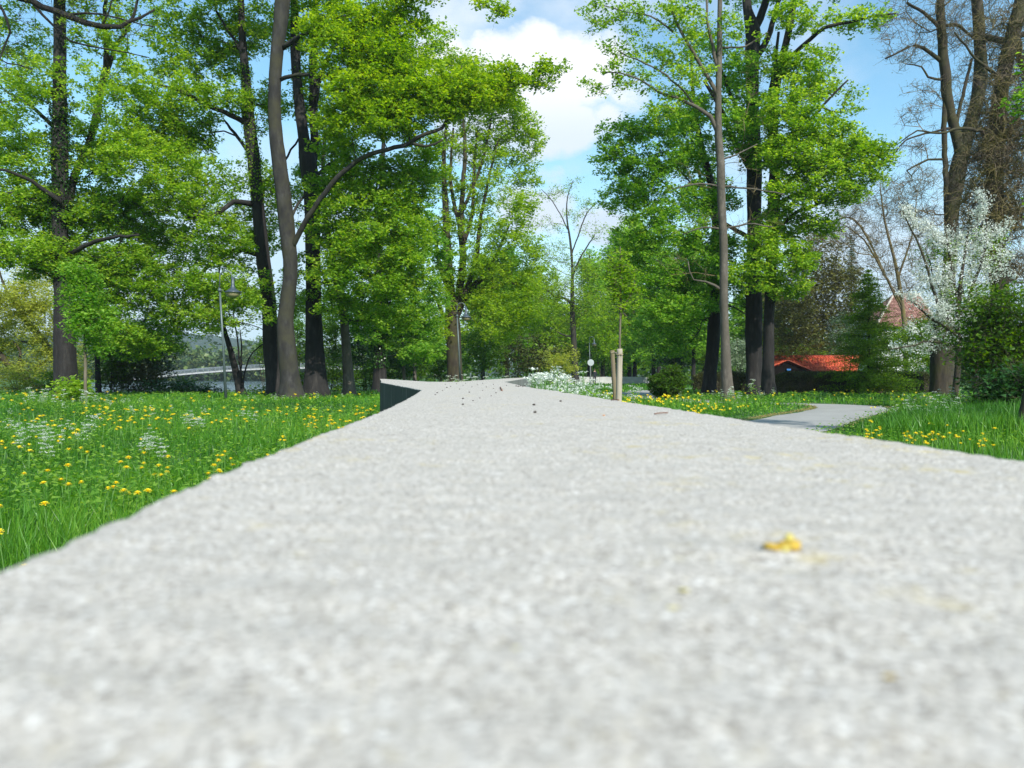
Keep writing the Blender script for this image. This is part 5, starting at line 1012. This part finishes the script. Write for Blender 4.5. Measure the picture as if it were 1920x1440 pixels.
# ------------------------------------------------------------------ walking person
def person(D, px, py_feet):
    M_J = plain('dark_jacket', (.018, .02, .03), .8); M_T = plain('dark_trousers', (.012, .012, .016), .8); M_S = plain('skin', (.45, .28, .2), .6); M_H = plain('brown_hair', (.06, .035, .02), .7)
    b = W(px, HY + F / D, D); t = empty('person', (b[0], D, 0.0), 'person in a dark jacket and dark trousers walking in front of the far wall', 'person')
    me = bpy.data.meshes.new('body')
    v = [(0, 0, .98), (0, 0, 1.15), (0, 0, 1.35), (0, 0, 1.46), (0, 0, 1.54), (0, .02, 1.66), (0, .02, 1.74),          # 0-6 pelvis..head
         (-.10, 0, .93), (-.11, -.12, .52), (-.11, .04, .10), (-.11, -.10, .03), (.10, 0, .93), (.11, .12, .52), (.11, .34, .16), (.11, .26, .06),   # 7-14 legs mid-stride
         (-.19, 0, 1.42), (-.24, .10, 1.14), (-.25, .0, .90), (-.25, -.03, .82), (.19, 0, 1.42), (.25, -.06, 1.14), (.25, -.2, .93), (.25, -.23, .86)]
    r = [.15, .14, .16, .12, .055, .085, .08, .095, .06, .045, .04, .095, .06, .045, .04, .065, .048, .032, .03, .065, .048, .032, .03]
    e = [(0, 1), (1, 2), (2, 3), (3, 4), (4, 5), (5, 6), (0, 7), (7, 8), (8, 9), (9, 10), (0, 11), (11, 12), (12, 13), (13, 14), (3, 15), (15, 16), (16, 17), (17, 18), (3, 19), (19, 20), (20, 21), (21, 22)]
    for hb, sx in ((18, -1), (22, 1)):
        hx_, hy_, hz_ = v[hb]
        for fi in range(5):
            ln_ = [.05, .075, .085, .078, .06][fi]; oy = -.035 + .018 * fi
            a_ = len(v); v.append((hx_ - (.0), hy_ + oy, hz_ - .035)); v.append((hx_ - sx * .012, hy_ + oy * 1.3 - (.02 if fi == 0 else 0), hz_ - .035 - ln_)); r += [.010, .008]; e += [(hb, a_), (a_, a_ + 1)]
    me.from_pydata(v, e, []); me.update()
    o_ = bpy.data.objects.new('body', me); COL.objects.link(o_); o_.parent = t
    sk = o_.modifiers.new('skin', 'SKIN')
    for q, rr in enumerate(r): me.skin_vertices[0].data[q].radius = (rr, rr * (.75 if q < 4 else 1))
    me.skin_vertices[0].data[0].use_root = True
    sb = o_.modifiers.new('sub', 'SUBSURF'); sb.levels = 1; sb.render_levels = 1
    # colour by height: shoes and trousers, jacket, skin
    m, n, l, o2 = new_mat('person_clothes'); p = nd(n, 'ShaderNodeBsdfPrincipled', Roughness=.8); tcn = n.new('ShaderNodeTexCoord'); sp = n.new('ShaderNodeSeparateXYZ'); l.new(tcn.outputs['Object'], sp.inputs[0])
    mr = n.new('ShaderNodeMapRange'); mr.inputs['From Max'].default_value = 2.0; l.new(sp.outputs['Z'], mr.inputs['Value'])
    rp = n.new('ShaderNodeValToRGB'); rp.color_ramp.interpolation = 'CONSTANT'; l.new(mr.outputs[0], rp.inputs[0]); el = rp.color_ramp.elements
    el[0].position = 0; el[0].color = (.01, .01, .014, 1); el[1].position = .455; el[1].color = (.016, .018, .028, 1); e3 = el.new(.745); e3.color = (.45, .28, .2, 1)
    l.new(rp.outputs[0], p.inputs['Base Color']); l.new(p.outputs[0], o2.inputs[0]); me.materials.append(m)
    mb = MB(); mb.lathe((b[0], D + .03, 1.70), [(.0, .12), (.06, .105), (.095, .06), (.105, .0), (.095, -.05), (.07, -.09)], 12); mb.build('hair', M_H, t, smooth=True)
    mb = MB()
    for sx in (-.11, .11): mb.box((b[0] + sx, D + (-.14 if sx < 0 else .28), .04 if sx < 0 else .09), (.1, .26, .08), rx=0 if sx < 0 else .4)
    mb.build('shoe', M_T, t)
    return t
person(92, 1115, 718)

# ------------------------------------------------------------------ grass
def in_wall(x, y):
    xl3 = np.interp(y, LY, LX) - .05; xr3 = np.interp(y, RY, RX) + .05
    a = (y < 8.9) & (x > xl3) & (x < xr3)
    b = (y >= 8.9) & (y < 16.6) & (x > np.interp(y, [8.9, 16.6], [-1.5, -2.8])) & (x < np.interp(y, [8.9, 16.6], [-.85, -2.6]))
    c_ = (y >= 8.9) & (y < 50) & (x > np.interp(y, [8.9, 20.7, 50], [-.66, -.25, 1.35])) & (x < np.interp(y, [8.9, 20.7, 50], [-.04, .42, 2.05]))
    return a | b | c_
def grass(name, n_, D0, D1, xf0, xf1, hmin, hmax, wscale=1.0, power=1.0):
    u_ = rng.uniform(0, 1, n_); D_ = D0 * (D1 / D0) ** u_
    X_ = rng.uniform(xf0, xf1, n_) * D_ + rng.normal(0, .3, n_)
    ok = (~in_wall(X_, D_)) & (shore(X_, D_) < 1.5); X_, D_ = X_[ok], D_[ok]
    pdist = path_dist(X_, D_); ok = pdist > 1.04 + rng.uniform(0, .12, len(X_)); X_, D_, pdist = X_[ok], D_[ok], pdist[ok]; n_ = len(X_)
    clump = .5 + .5 * np.sin(X_ * 2.1 + np.sin(D_ * 1.7)) * np.sin(D_ * 1.9 + X_ * .7)
    big = .5 + .5 * np.sin(X_ * .5 + 1 + np.sin(D_ * .31)) * np.sin(D_ * .37 + X_ * .2)
    h = (hmin + (hmax - hmin) * (clump * .4 + big * .3 + rng.uniform(0, .5, n_)) * np.where(rng.uniform(0, 1, n_) < .06, 1.7, 1)) * np.clip((pdist - .7) / 1.6, .3, 1)
    w = 0.0042 * np.maximum(1, D_ / 5.5) * rng.uniform(.7, 1.4, n_) * wscale
    th = rng.uniform(0, 6.28, n_); lean = rng.uniform(.05, .55, n_) * h; la = rng.uniform(0, 6.28, n_)
    side = np.stack([np.cos(th), np.sin(th), np.zeros(n_)], 1); ld = np.stack([np.cos(la), np.sin(la), np.zeros(n_)], 1)
    b = np.stack([X_, D_, gz(X_, D_) - .01], 1)
    up = np.array([0, 0, 1.0])
    m_ = b + up * (h * .55)[:, None] + ld * (lean * .3)[:, None]; tip = b + up * h[:, None] + ld * lean[:, None]
    V_ = np.stack([b - side * w[:, None] * .5, b + side * w[:, None] * .5, m_ + side * w[:, None] * .42, m_ - side * w[:, None] * .42, tip], 1).reshape(-1, 3)
    k_ = np.arange(n_)[:, None] * 5
    v_ = np.clip(rng.uniform(0, .75, n_) * (.35 + .65 * big) + .3 * clump * big, 0, 1)
    mk(name, V_, [k_ + np.array([[0, 1, 2, 3]]), k_ + np.array([[3, 2, 4]])], L_GRASS, var=np.concatenate([v_, v_]), kind='stuff')
grass('meadow_grass', 92000, 2.6, 47, -1.05, -.03, .09, .25, 1.25)
grass('lawn_grass', 72000, 5.5, 60, -.02, .95, .07, .26, 1.25)
grass('tall_grass', 14000, 11, 24, .46, .85, .25, .5, 1.3)
grass('far_lawn_grass', 14000, 45, 100, -.02, .5, .08, .25, 1.6)
# broad-leaved weeds through the meadow
def weeds(name, n_, D0, D1, xf0, xf1, z0, z1, sz, mat, centre=None):
    D_ = D0 * (D1 / D0) ** rng.uniform(0, 1, n_); X_ = rng.uniform(xf0, xf1, n_) * D_
    ok = (~in_wall(X_, D_)) & (shore(X_, D_) < 1.0) & (path_dist(X_, D_) > 1.15); X_, D_ = X_[ok], D_[ok]; n_ = len(X_)
    k_ = 9; X2 = np.repeat(X_, k_) + rng.normal(0, .09, n_ * k_); D2 = np.repeat(D_, k_) + rng.normal(0, .09, n_ * k_)
    C_ = np.stack([X2, D2, gz(X2, D2) + rng.uniform(z0, z1, n_ * k_)], 1)
    Vv_, Tt_ = leaves(C_, sz * np.maximum(1, D2 / 14) * rng.uniform(.6, 1.3, len(C_)), up=.55, tri=True, aspect=.7); mk(name, Vv_, Tt_, mat, var=rng.uniform(0, 1, len(C_)), kind='stuff')
weeds('meadow_weeds', 3600, 5, 42, -.9, -.03, .06, .26, .045, L_FRESH)
weeds('lawn_weeds', 2600, 10, 45, .05, .75, .04, .22, .045, L_FRESH)

# ------------------------------------------------------------------ dandelions
m, n, l, o = new_mat('dandelion_yellow'); p = nd(n, 'ShaderNodeBsdfPrincipled', Roughness=.6); a_ = nd(n, 'ShaderNodeAttribute', attribute_name='var')
c = ramp(n, l, a_.outputs['Fac'], [(0, (.86, .58, .01)), (.5, (.90, .72, .015)), (1, (.92, .82, .04))]); l.new(c, p.inputs['Base Color']); l.new(p.outputs[0], o.inputs[0]); M_YEL = m
M_STEM = plain('flower_stem', (.10, .22, .04), .6)
def dand_head_mesh(nr, R0, seed):
    r = np.random.default_rng(seed); V_ = []; T_ = []; v = []
    for q in range(nr):
        a = q * 2.39996; f_ = (q + .5) / nr; L = R0 * (0.7 + .3 * f_); el = (1 - f_) ** 1.1 * 1.5 - .08; d = np.array([math.cos(a) * math.cos(el), math.sin(a) * math.cos(el), math.sin(el)]); s_ = np.array([-math.sin(a), math.cos(a), 0]) * R0 * (.16 if nr > 20 else .24)
        k_ = len(V_); V_ += [np.zeros(3) - s_ * .4, np.zeros(3) + s_ * .4, d * L + s_, d * L - s_]; T_.append([k_, k_ + 1, k_ + 2, k_ + 3]); v.append(r.uniform(0, 1))
    return np.array(V_), np.array(T_), v
def dandelion_proto(nr, R0, h, seed, parts=True):
    V_, T_, v = dand_head_mesh(nr, R0, seed); bend = .03
    t = empty('dandelion', (0, 0, 0), 'x', 'flower')
    mb = MB(); mb.tube([(0, 0, 0), (bend * .3, 0, h * .5), (bend, 0, h)], .0022, 5); mb.build('stem', M_STEM, t)
    mk('flower_head', V_ + [bend, 0, h], T_, M_YEL, parent=t, var=v); return t
protos = [dandelion_proto(26, .024, h_, s_) for s_, h_ in ((1, .25), (2, .28), (3, .32))]
pm = [(p_.children[0].data, p_.children[1].data) for p_ in protos]
def merged(nr, R0, h, seed):   # small ones further off: one mesh, stem and head
    V_, T_, v = dand_head_mesh(nr, R0, seed); mb = MB(); mb.tube([(0, 0, 0), (0.01, 0, h)], .003, 3, cap=False); Vs, fs = mb.arr()
    VV = np.vstack([V_ + [.01, 0, h], Vs]); F_ = np.vstack([T_, fs[0] + len(V_)]); o_ = mk('dandelion', VV, F_, [M_YEL, M_STEM], midx=[0] * len(T_) + [1] * len(fs[0]), var=list(v) + [0] * len(fs[0])); return o_
far_p = [merged(12, .028, h_, s_) for s_, h_ in ((5, .26), (6, .31))]
for fp in far_p: tag(fp, 'x', 'flower')
spots = []
def dcl(px, py, n_, sx, sy, h=.29):
    for _ in range(n_):
        x_ = px + rng.normal(0, sx); y_ = py + rng.normal(0, sy)
        if y_ < HY + 17: continue
        D_ = (CAMZ - h) * F / (y_ - HY); X_ = (x_ - 960) / F * D_
        spots.append((X_, D_, 0 if px < 900 else 1))
for a in [(10, 945, 1, 1, 1), (22, 1016, 2, 6, 3), (55, 1036, 1, 1, 1), (300, 875, 8, 12, 8), (205, 916, 3, 7, 2), (232, 912, 2, 5, 2), (332, 918, 2, 6, 4), (262, 915, 2, 14, 5), (225, 870, 3, 10, 4), (120, 890, 2, 4, 6), (45, 876, 1, 3, 2), (96, 941, 1, 2, 2), (134, 909, 1, 3, 2), (85, 885, 2, 4, 4), (150, 905, 1, 5, 5), (245, 960, 1, 4, 4),
          (590, 785, 26, 22, 8), (640, 803, 26, 22, 7), (675, 773, 12, 16, 6), (700, 768, 6, 10, 5), (520, 852, 4, 12, 3), (405, 857, 5, 10, 7), (440, 862, 4, 20, 6), (395, 880, 4, 6, 6), (530, 828, 3, 6, 3), (180, 766, 16, 30, 7), (255, 768, 12, 20, 6), (265, 790, 14, 25, 6), (200, 795, 10, 16, 5), (100, 795, 16, 60, 9), (320, 795, 10, 25, 6), (430, 790, 10, 30, 6), (370, 790, 6, 14, 4), (500, 768, 12, 30, 5), (60, 830, 6, 30, 8), (150, 830, 5, 30, 8), (250, 830, 4, 30, 6), (30, 770, 6, 30, 5), (380, 765, 8, 40, 4), (8, 835, 3, 4, 4), (140, 812, 6, 20, 5),
          (1305, 765, 24, 10, 5), (1340, 772, 12, 18, 5), (1205, 748, 26, 26, 3.5), (1185, 755, 10, 10, 4), (1260, 745, 14, 20, 3), (1370, 762, 14, 20, 6), (1430, 770, 12, 25, 5), (1480, 765, 8, 20, 4), (1240, 765, 8, 10, 4), (1630, 815, 12, 10, 5), (1705, 822, 12, 14, 4), (1740, 820, 8, 20, 4), (1790, 820, 6, 16, 4), (1835, 832, 7, 12, 6), (1760, 795, 4, 30, 8), (1860, 815, 3, 12, 5), (1650, 800, 5, 16, 5), (1600, 753, 8, 60, 2), (1140, 738, 8, 20, 3), (1230, 720, 10, 40, 3), (1560, 752, 6, 30, 2)]:
    dcl(*a)
def okspot(s):
    x_ = np.array([s[0]]); y_ = np.array([s[1]]); return not in_wall(x_, y_)[0] and path_dist(x_, y_)[0] > 1.1 and shore(x_, y_)[0] < .5
spots = [s for s in spots if okspot(s)]
spots.sort(key=lambda s: s[1])
GL, GR = 'dandelions in the meadow on the water side', 'dandelions in the lawn on the path side'
LBL = ['yellow dandelion in flower in the meadow on the water side of the wall', 'yellow dandelion in flower in the lawn between the wall and the trees']
def dlabel(s):
    px = 960 + s[0] / s[1] * F; D_ = s[1]
    if s[2]:
        w = 'against the two wooden stakes' if px < 1180 and D_ > 10 else 'in the dense patch just past the stakes' if px < 1290 else 'in the bright clump before the leaning dark trunk' if px < 1345 else 'before the tan trunk' if px < 1400 else 'before the thick dark trunks' if px < 1500 else 'by the bend of the path' if px < 1620 else 'in the long grass beyond the path' if px < 1760 else 'in the grass by the nearest brown trunk'
        return 'yellow dandelion ' + w
    if D_ < 7: return 'big yellow dandelion ' + ('at the very corner of the meadow' if px < 120 else 'in the nearest meadow grass')
    w = 'before the willow' if px < 90 else 'before the ivy maple' if px < 200 else 'before the dark bank thicket' if px < 330 else 'before the lake gap and lamp' if px < 470 else 'before the smooth grey trunk' if px < 570 else 'before the forked dark trunk' if px < 625 else 'before the pale patchy trunk' if px < 680 else 'close to the wall arm'
    z = 'nearer half of the meadow' if D_ < 10 else 'middle of the meadow' if D_ < 15 else 'far part of the meadow'
    return f'yellow dandelion in the {z}, {w}'
cnt_l = 0; rest = []
for q, s in enumerate(spots):
    if cnt_l >= 296: rest.append(s); continue
    zg = float(gz(np.array([s[0]]), np.array([s[1]]))[0])
    if s[1] < 10 and cnt_l < 45:
        c = copy_tree(protos[q % 3])
    else:
        c = copy_tree(far_p[q % 2])
    c.location = (s[0], s[1], zg); c.rotation_euler = (rng.uniform(-.12, .12), rng.uniform(-.12, .12), rng.uniform(0, 6.28)); f_ = rng.uniform(.8, 1.3) * min(1.9, max(1, s[1] / 9)); c.scale = (f_, f_, rng.uniform(.85, 1.1))
    c['label'] = dlabel(s); c['group'] = (GL, GR)[s[2]]; c['category'] = 'flower'; cnt_l += 1
for p_ in protos:
    for ch in list(p_.children): bpy.data.objects.remove(ch)
    bpy.data.objects.remove(p_)
# the ones further off as one mass
extra = [(rng.uniform(-1, 0) * 34 * .8, rng.uniform(16, 40), 0) for _ in range(130)] + [(rng.uniform(0.05, .6) * 30, rng.uniform(18, 40), 1) for _ in range(140)]
rest += [s for s in extra if okspot(s)]
V_, T_, v = dand_head_mesh(7, .036, 9); VV, FF, vv = [], [], []
for q, s in enumerate(rest):
    zg = float(gz(np.array([s[0]]), np.array([s[1]]))[0]); f_ = min(2.4, max(1, s[1] / 12)); VV.append(V_ * f_ + [s[0], s[1], zg + rng.uniform(.2, .32)]); FF.append(T_ + q * len(V_)); vv += [rng.uniform(0, 1)] * len(T_)
mk('far_dandelions', np.vstack(VV), np.vstack(FF), M_YEL, var=vv, kind='stuff')
for fp in far_p: bpy.data.objects.remove(fp)

# ------------------------------------------------------------------ cow parsley
M_UMB = leaf_mat('cow_parsley_white', (.50, .56, .42), (.68, .71, .62), (.80, .82, .77), .3)
def parsley(seed, H):
    r = np.random.default_rng(seed); mb = MB(); st_, um = [], []
    mb.tube([(0, 0, 0), (.01, .01, H * .5), (.0, .02, H)], [.006, .005, .004], 4, cap=False)
    tips = [(np.array([0, .02, H]), 1.0)]
    for q in range(6):
        z = H * r.uniform(.45, .85); a = r.uniform(0, 6.28); L = r.uniform(.14, .28) * H; e = np.array([math.cos(a) * L * .6, math.sin(a) * L * .6, z + L * .8]); mb.tube([(0, .01, z), tuple(e)], .003, 3, cap=False); tips.append((e, .8))
    C_ = []
    for tp, f_ in tips:
        for w in range(8):
            a = r.uniform(0, 6.28); rr = r.uniform(0, 1) ** .5 * .07 * f_; e = tp + np.array([math.cos(a) * rr, math.sin(a) * rr, .03 - rr * .2]); mb.tube([tuple(tp), tuple(e)], .0012, 3, cap=False)
            for _ in range(3): C_.append(e + r.normal(0, .007, 3))
    lf = np.stack([r.normal(0, .11, 90), r.normal(0, .11, 90), r.uniform(.05, .8, 90) * H], 1)
    return mb, np.array(C_), lf
pp = []
for s_, H in ((1, .62), (2, .75), (3, .55)):
    mb, C_, lf = parsley(s_, H); t = empty('cow_parsley', (0, 0, 0), 'x', 'plant'); mb.build('stem', M_STEM, t)
    Vv_, Tt_ = leaves(C_, .02, up=.5, aspect=.9); mk('umbel', Vv_, Tt_, M_UMB, parent=t, var=np.repeat(rng.uniform(.3, 1, len(C_)), 2), kind='stuff')
    Vv_, Tt_ = leaves(lf, .07, up=.6, aspect=.4); mk('leaves', Vv_, Tt_, L_FRESH, parent=t, var=np.repeat(rng.uniform(0, 1, len(lf)), 2)); pp.append(t)
ps = []
def pcl(px, py, n_, sx, sy, D0, D1, grp, lab, sc_=1.0):
    for _ in range(n_):
        D_ = rng.uniform(D0, D1); x_ = px + rng.normal(0, sx); X_ = (x_ - 960) / F * D_; top = CAMZ - (py + rng.normal(0, sy) - HY) / F * D_
        ps.append((X_, D_, max(.25, top), grp, lab))
G1, G2, G3, G4 = 'cow parsley in the meadow', 'cow parsley massed against the wall', 'cow parsley at the feet of the dark trunks', 'cow parsley under the blossom tree'
pcl(290, 860, 9, 16, 7, 8, 9.5, G1, 'white cow parsley flowering among dandelions in the middle of the meadow')
pcl(75, 850, 12, 26, 10, 8, 11, G1, 'white cow parsley flowering in the near meadow'); pcl(110, 855, 3, 12, 10, 9, 11, G1, 'white cow parsley near the meadow corner, among big dandelions')
pcl(365, 820, 9, 16, 8, 11, 13, G1, 'white cow parsley plant in the open meadow grass'); pcl(130, 820, 12, 60, 14, 9, 13, G1, 'white cow parsley halfway between the near grass and the maple')
pcl(520, 757, 6, 20, 4, 24, 29, G1, 'white cow parsley in front of the smooth grey trunk'); pcl(600, 757, 4, 20, 4, 26, 30, G1, 'white cow parsley in front of the forked trunk')
pcl(120, 755, 16, 50, 6, 19, 26, G1, 'white cow parsley round the foot of the maple'); pcl(60, 738, 8, 30, 6, 20, 24, G1, 'tall cow parsley before the willow'); pcl(230, 755, 8, 20, 5, 22, 28, G1, 'cow parsley before the dark bank thicket')
pcl(165, 738, 5, 10, 5, 18, 22, G1, 'white cow parsley hiding the foot of the pale sapling'); pcl(460, 800, 6, 40, 12, 13, 20, G1, 'single white cow parsley in open grass before the lamp and lake'); pcl(230, 790, 8, 80, 15, 12, 22, G1, 'loose white cow parsley in the meadow before the bank thicket')
pcl(1025, 705, 22, 26, 9, 9.5, 15, G2, 'cow parsley in the white flowering mass against the wall'); pcl(1000, 716, 7, 14, 6, 9.3, 11, G2, 'cow parsley in the white flowering mass against the wall')
pcl(1060, 725, 22, 40, 4, 12, 22, G2, 'cow parsley in the lower white drift behind the wall edge'); pcl(1125, 728, 11, 30, 4, 14, 24, G2, 'cow parsley in the lower white drift behind the wall edge'); pcl(1100, 722, 9, 30, 4, 20, 30, G2, 'cow parsley in the lower white drift behind the wall edge')
pcl(1375, 735, 8, 16, 6, 25, 29, G3, 'cow parsley at the foot of the tan trunk'); pcl(1430, 730, 10, 14, 7, 27, 32, G3, 'cow parsley at the foot of the two dark trunks'); pcl(1320, 735, 5, 20, 4, 28, 33, G3, 'cow parsley at the foot of the leaning dark trunk')
pcl(1800, 735, 14, 40, 6, 24, 30, G4, 'cow parsley in the long grass under the blossom tree'); pcl(1760, 765, 26, 50, 12, 17, 24, G4, 'cow parsley in the long grass under the blossom tree'); pcl(1710, 775, 10, 40, 8, 15, 20, G4, 'cow parsley on the bank just beyond the bend of the path'); pcl(1700, 748, 5, 20, 4, 26, 32, G4, 'cow parsley beside the far bend of the path')
pcl(890, 706, 12, 30, 4, 30, 40, 'cow parsley beyond the wall fork', 'cow parsley showing over the far top of the wall')
for q, s in enumerate(ps):
    if not okspot(s): continue
    c = copy_tree(pp[q % 3]); c.location = (s[0], s[1], float(gz(np.array([s[0]]), np.array([s[1]]))[0])); hh = (.62, .75, .55)[q % 3]; f_ = np.clip(s[2] / hh, .5, 1.7); c.scale = (f_ * .95, f_ * .95, f_); c.rotation_euler = (0, 0, rng.uniform(0, 6.28)); c['label'] = s[4]; c['group'] = s[3]
for p_ in pp:
    for ch in list(p_.children): bpy.data.objects.remove(ch)
    bpy.data.objects.remove(p_)

# ------------------------------------------------------------------ small things lying on the wall
M_CRUMB = plain('dark_bud_scale', (.035, .024, .018), .8); M_LITTER = plain('orange_brown_bit', (.45, .22, .10), .8)
def top_pt(px, py):
    D_ = (CAMZ - ZT) * F / (py - HY); return np.array([(px - 960) / F * D_, D_, ZT])
def crumb(px, py, w, label, grp=None, mat=M_CRUMB, name='bud_scale', flat=.45):
    w = w * .8 if py < 790 else w
    c = top_pt(px, py); s_ = w / F * c[1]; V_ = []
    aa_ = np.linspace(0, 6.283, 9)[:-1]
    for zz, rr in ((0, .8), (.5, 1.0), (1.0, .55)):
        for a in aa_: V_.append([math.cos(a) * rr * s_ / 2 * rng.uniform(.7, 1.2), math.sin(a) * rr * s_ / 3 * rng.uniform(.7, 1.3), zz * s_ * flat * rng.uniform(.8, 1.2)])
    V_.append([0, 0, s_ * flat * 1.1]); V_ = np.array(V_) + c
    kq = np.arange(8); k2 = (kq + 1) % 8
    o_ = mk(name, V_, [np.vstack([np.stack([kq, k2, 8 + k2, 8 + kq], 1), np.stack([8 + kq, 8 + k2, 16 + k2, 16 + kq], 1)]), np.stack([16 + kq, 16 + k2, np.full(8, 24)], 1)], mat, loc=c)
    tag(o_, label, 'debris', grp); return o_
GC = 'dark bud scales lying on the wall top'
for (x_, y_, w_) in [(868, 759, 7), (868, 748, 6), (900, 747, 4), (887, 752, 4), (862, 730, 3), (880, 736, 4), (905, 733, 4), (921, 743, 4), (930, 737, 4), (925, 729, 3), (838, 727, 4), (820, 737, 4), (816, 741, 4), (845, 725, 3), (868, 723, 3), (885, 726, 3), (940, 731, 3.5), (912, 726, 3), (895, 722, 3), (856, 720, 2.6), (873, 719, 2.6), (835, 721, 2.6), (925, 721, 3), (950, 723, 3), (905, 719, 2.6), (830, 733, 3)]:
    crumb(x_, y_, w_, 'tiny dark bud scale on the far part of the wall top', GC)
crumb(1001, 760, 8, 'dark dry bud scale on the wall top, upper of two close together'); crumb(1003, 774, 9, 'dark dry bud scale on the wall top, lower of two close together'); crumb(1051, 753, 6, 'dark bud scale on the wall top nearest the stakes'); crumb(1132, 780, 7, 'small orange brown bit lying on the wall top', None, M_LITTER, 'dry_petal')
for q in range(5): crumb(968 + q * 4, 724.5 + (q % 2) * .5, 4.5, 'dark crumb in the little heap at the wall edge where it forks', 'crumbs in the heap at the fork')
# twigs
for (x0, y0, x1, y1, lb) in [(1227, 778, 1252, 777, 'short brown twig lying near the wall edge beyond the stakes'), (938, 727, 941, 733, 'tiny upright dark twig on the wall top'), (1146, 751, 1160, 752, 'little red brown twig at the wall edge below the stakes')]:
    a = top_pt(x0, y0); b = top_pt(x1, y1); mb = MB(); mb.tube([a + [0, 0, .002], (a + b) / 2 + [0, 0, .003], b + [0, 0, .003]], 1.3 * a[1] / F, 6); o_ = mb.build('twig', plain('red_brown_twig', (.16, .08, .05), .8), None, a); tag(o_, lb, 'twig')
# yellow maple blossom close to the camera
c = top_pt(1468, 1034); t = empty('maple_blossom', c, 'crumpled yellow maple blossom lying on the near wall top', 'blossom')
M_BL = plain('ochre_yellow_petal', (.46, .30, .03), .6, var=.25, scale=300); M_BL2 = plain('pale_yellow_petal', (.50, .42, .10), .6, var=.2, scale=300)
s_ = c[1] / F
def petal(cx, cz, rx, rz, dep, mat, ang):
    mb = MB(); V_ = []; nu2 = 10
    for a in range(7):
        for b in range(nu2):
            f_ = a / 6 * math.pi; g_ = b / nu2 * 2 * math.pi; wv = 1 + .22 * math.sin(3 * g_ + a) + rng.normal(0, .10)
            V_.append([math.sin(f_) * math.cos(g_) * rx * wv, math.sin(f_) * math.sin(g_) * dep, math.cos(f_) * rz * wv])
    V_ = np.array(V_); ca_, sa_ = math.cos(ang), math.sin(ang); xx_ = V_[:, 0] * ca_ - V_[:, 2] * sa_; zz_ = V_[:, 0] * sa_ + V_[:, 2] * ca_; V_[:, 0] = xx_; V_[:, 2] = zz_
    V_ = V_ * s_ + c + np.array([cx * s_, 0, cz * s_]); V_[:, 2] = np.maximum(V_[:, 2], c[2] + .0002)
    i = np.arange(6)[:, None] * nu2; j = np.arange(nu2)[None]; k2_ = (j + 1) % nu2
    mb.add(V_, np.stack([i + j, i + k2_, i + nu2 + k2_, i + nu2 + j], -1).reshape(-1, 4)); mb.build('petal', mat, t, smooth=True)
petal(18, 11, 15, 11, 14, M_BL, .2); petal(-20, 9, 17, 6, 16, M_BL, -.15); petal(11, 24, 9, 8, 7, M_BL2, .3); petal(0, 6, 12, 6, 20, M_BL2, .5); petal(-2, 14, 12, 5, 10, M_BL, .4)
for (x_, y_, w_, m_) in [(1283, 1106, 24, M_BL2), (1262, 1140, 24, M_BL2), (1668, 1268, 26, M_BL), (967, 1215, 16, M_BL2)]:
    o_ = crumb(x_, y_, w_, 'flat yellowish petal scrap on the near wall top beside the maple blossom' if x_ > 1200 and x_ < 1300 else ('ochre petal scrap near the bottom of the picture on the wall top' if x_ > 1600 else 'single pale yellow speck in the middle of the near wall top'), 'petal scraps by the blossom' if 1200 < x_ < 1300 else None, m_, 'petal_scrap', flat=.04)

# ------------------------------------------------------------------ the air: far things fade to blue
m, n, l, o = new_mat('air'); pv_ = n.new('ShaderNodeVolumePrincipled'); pv_.inputs['Color'].default_value = (.80, .88, 1, 1); pv_.inputs['Density'].default_value = 0.00025; pv_.inputs['Anisotropy'].default_value = 0.2
l.new(pv_.outputs[0], o.inputs['Volume'])
mb = MB(); mb.box((0, 850, 45), (3400, 2700, 98)); mb.build('haze', m, kind='stuff')
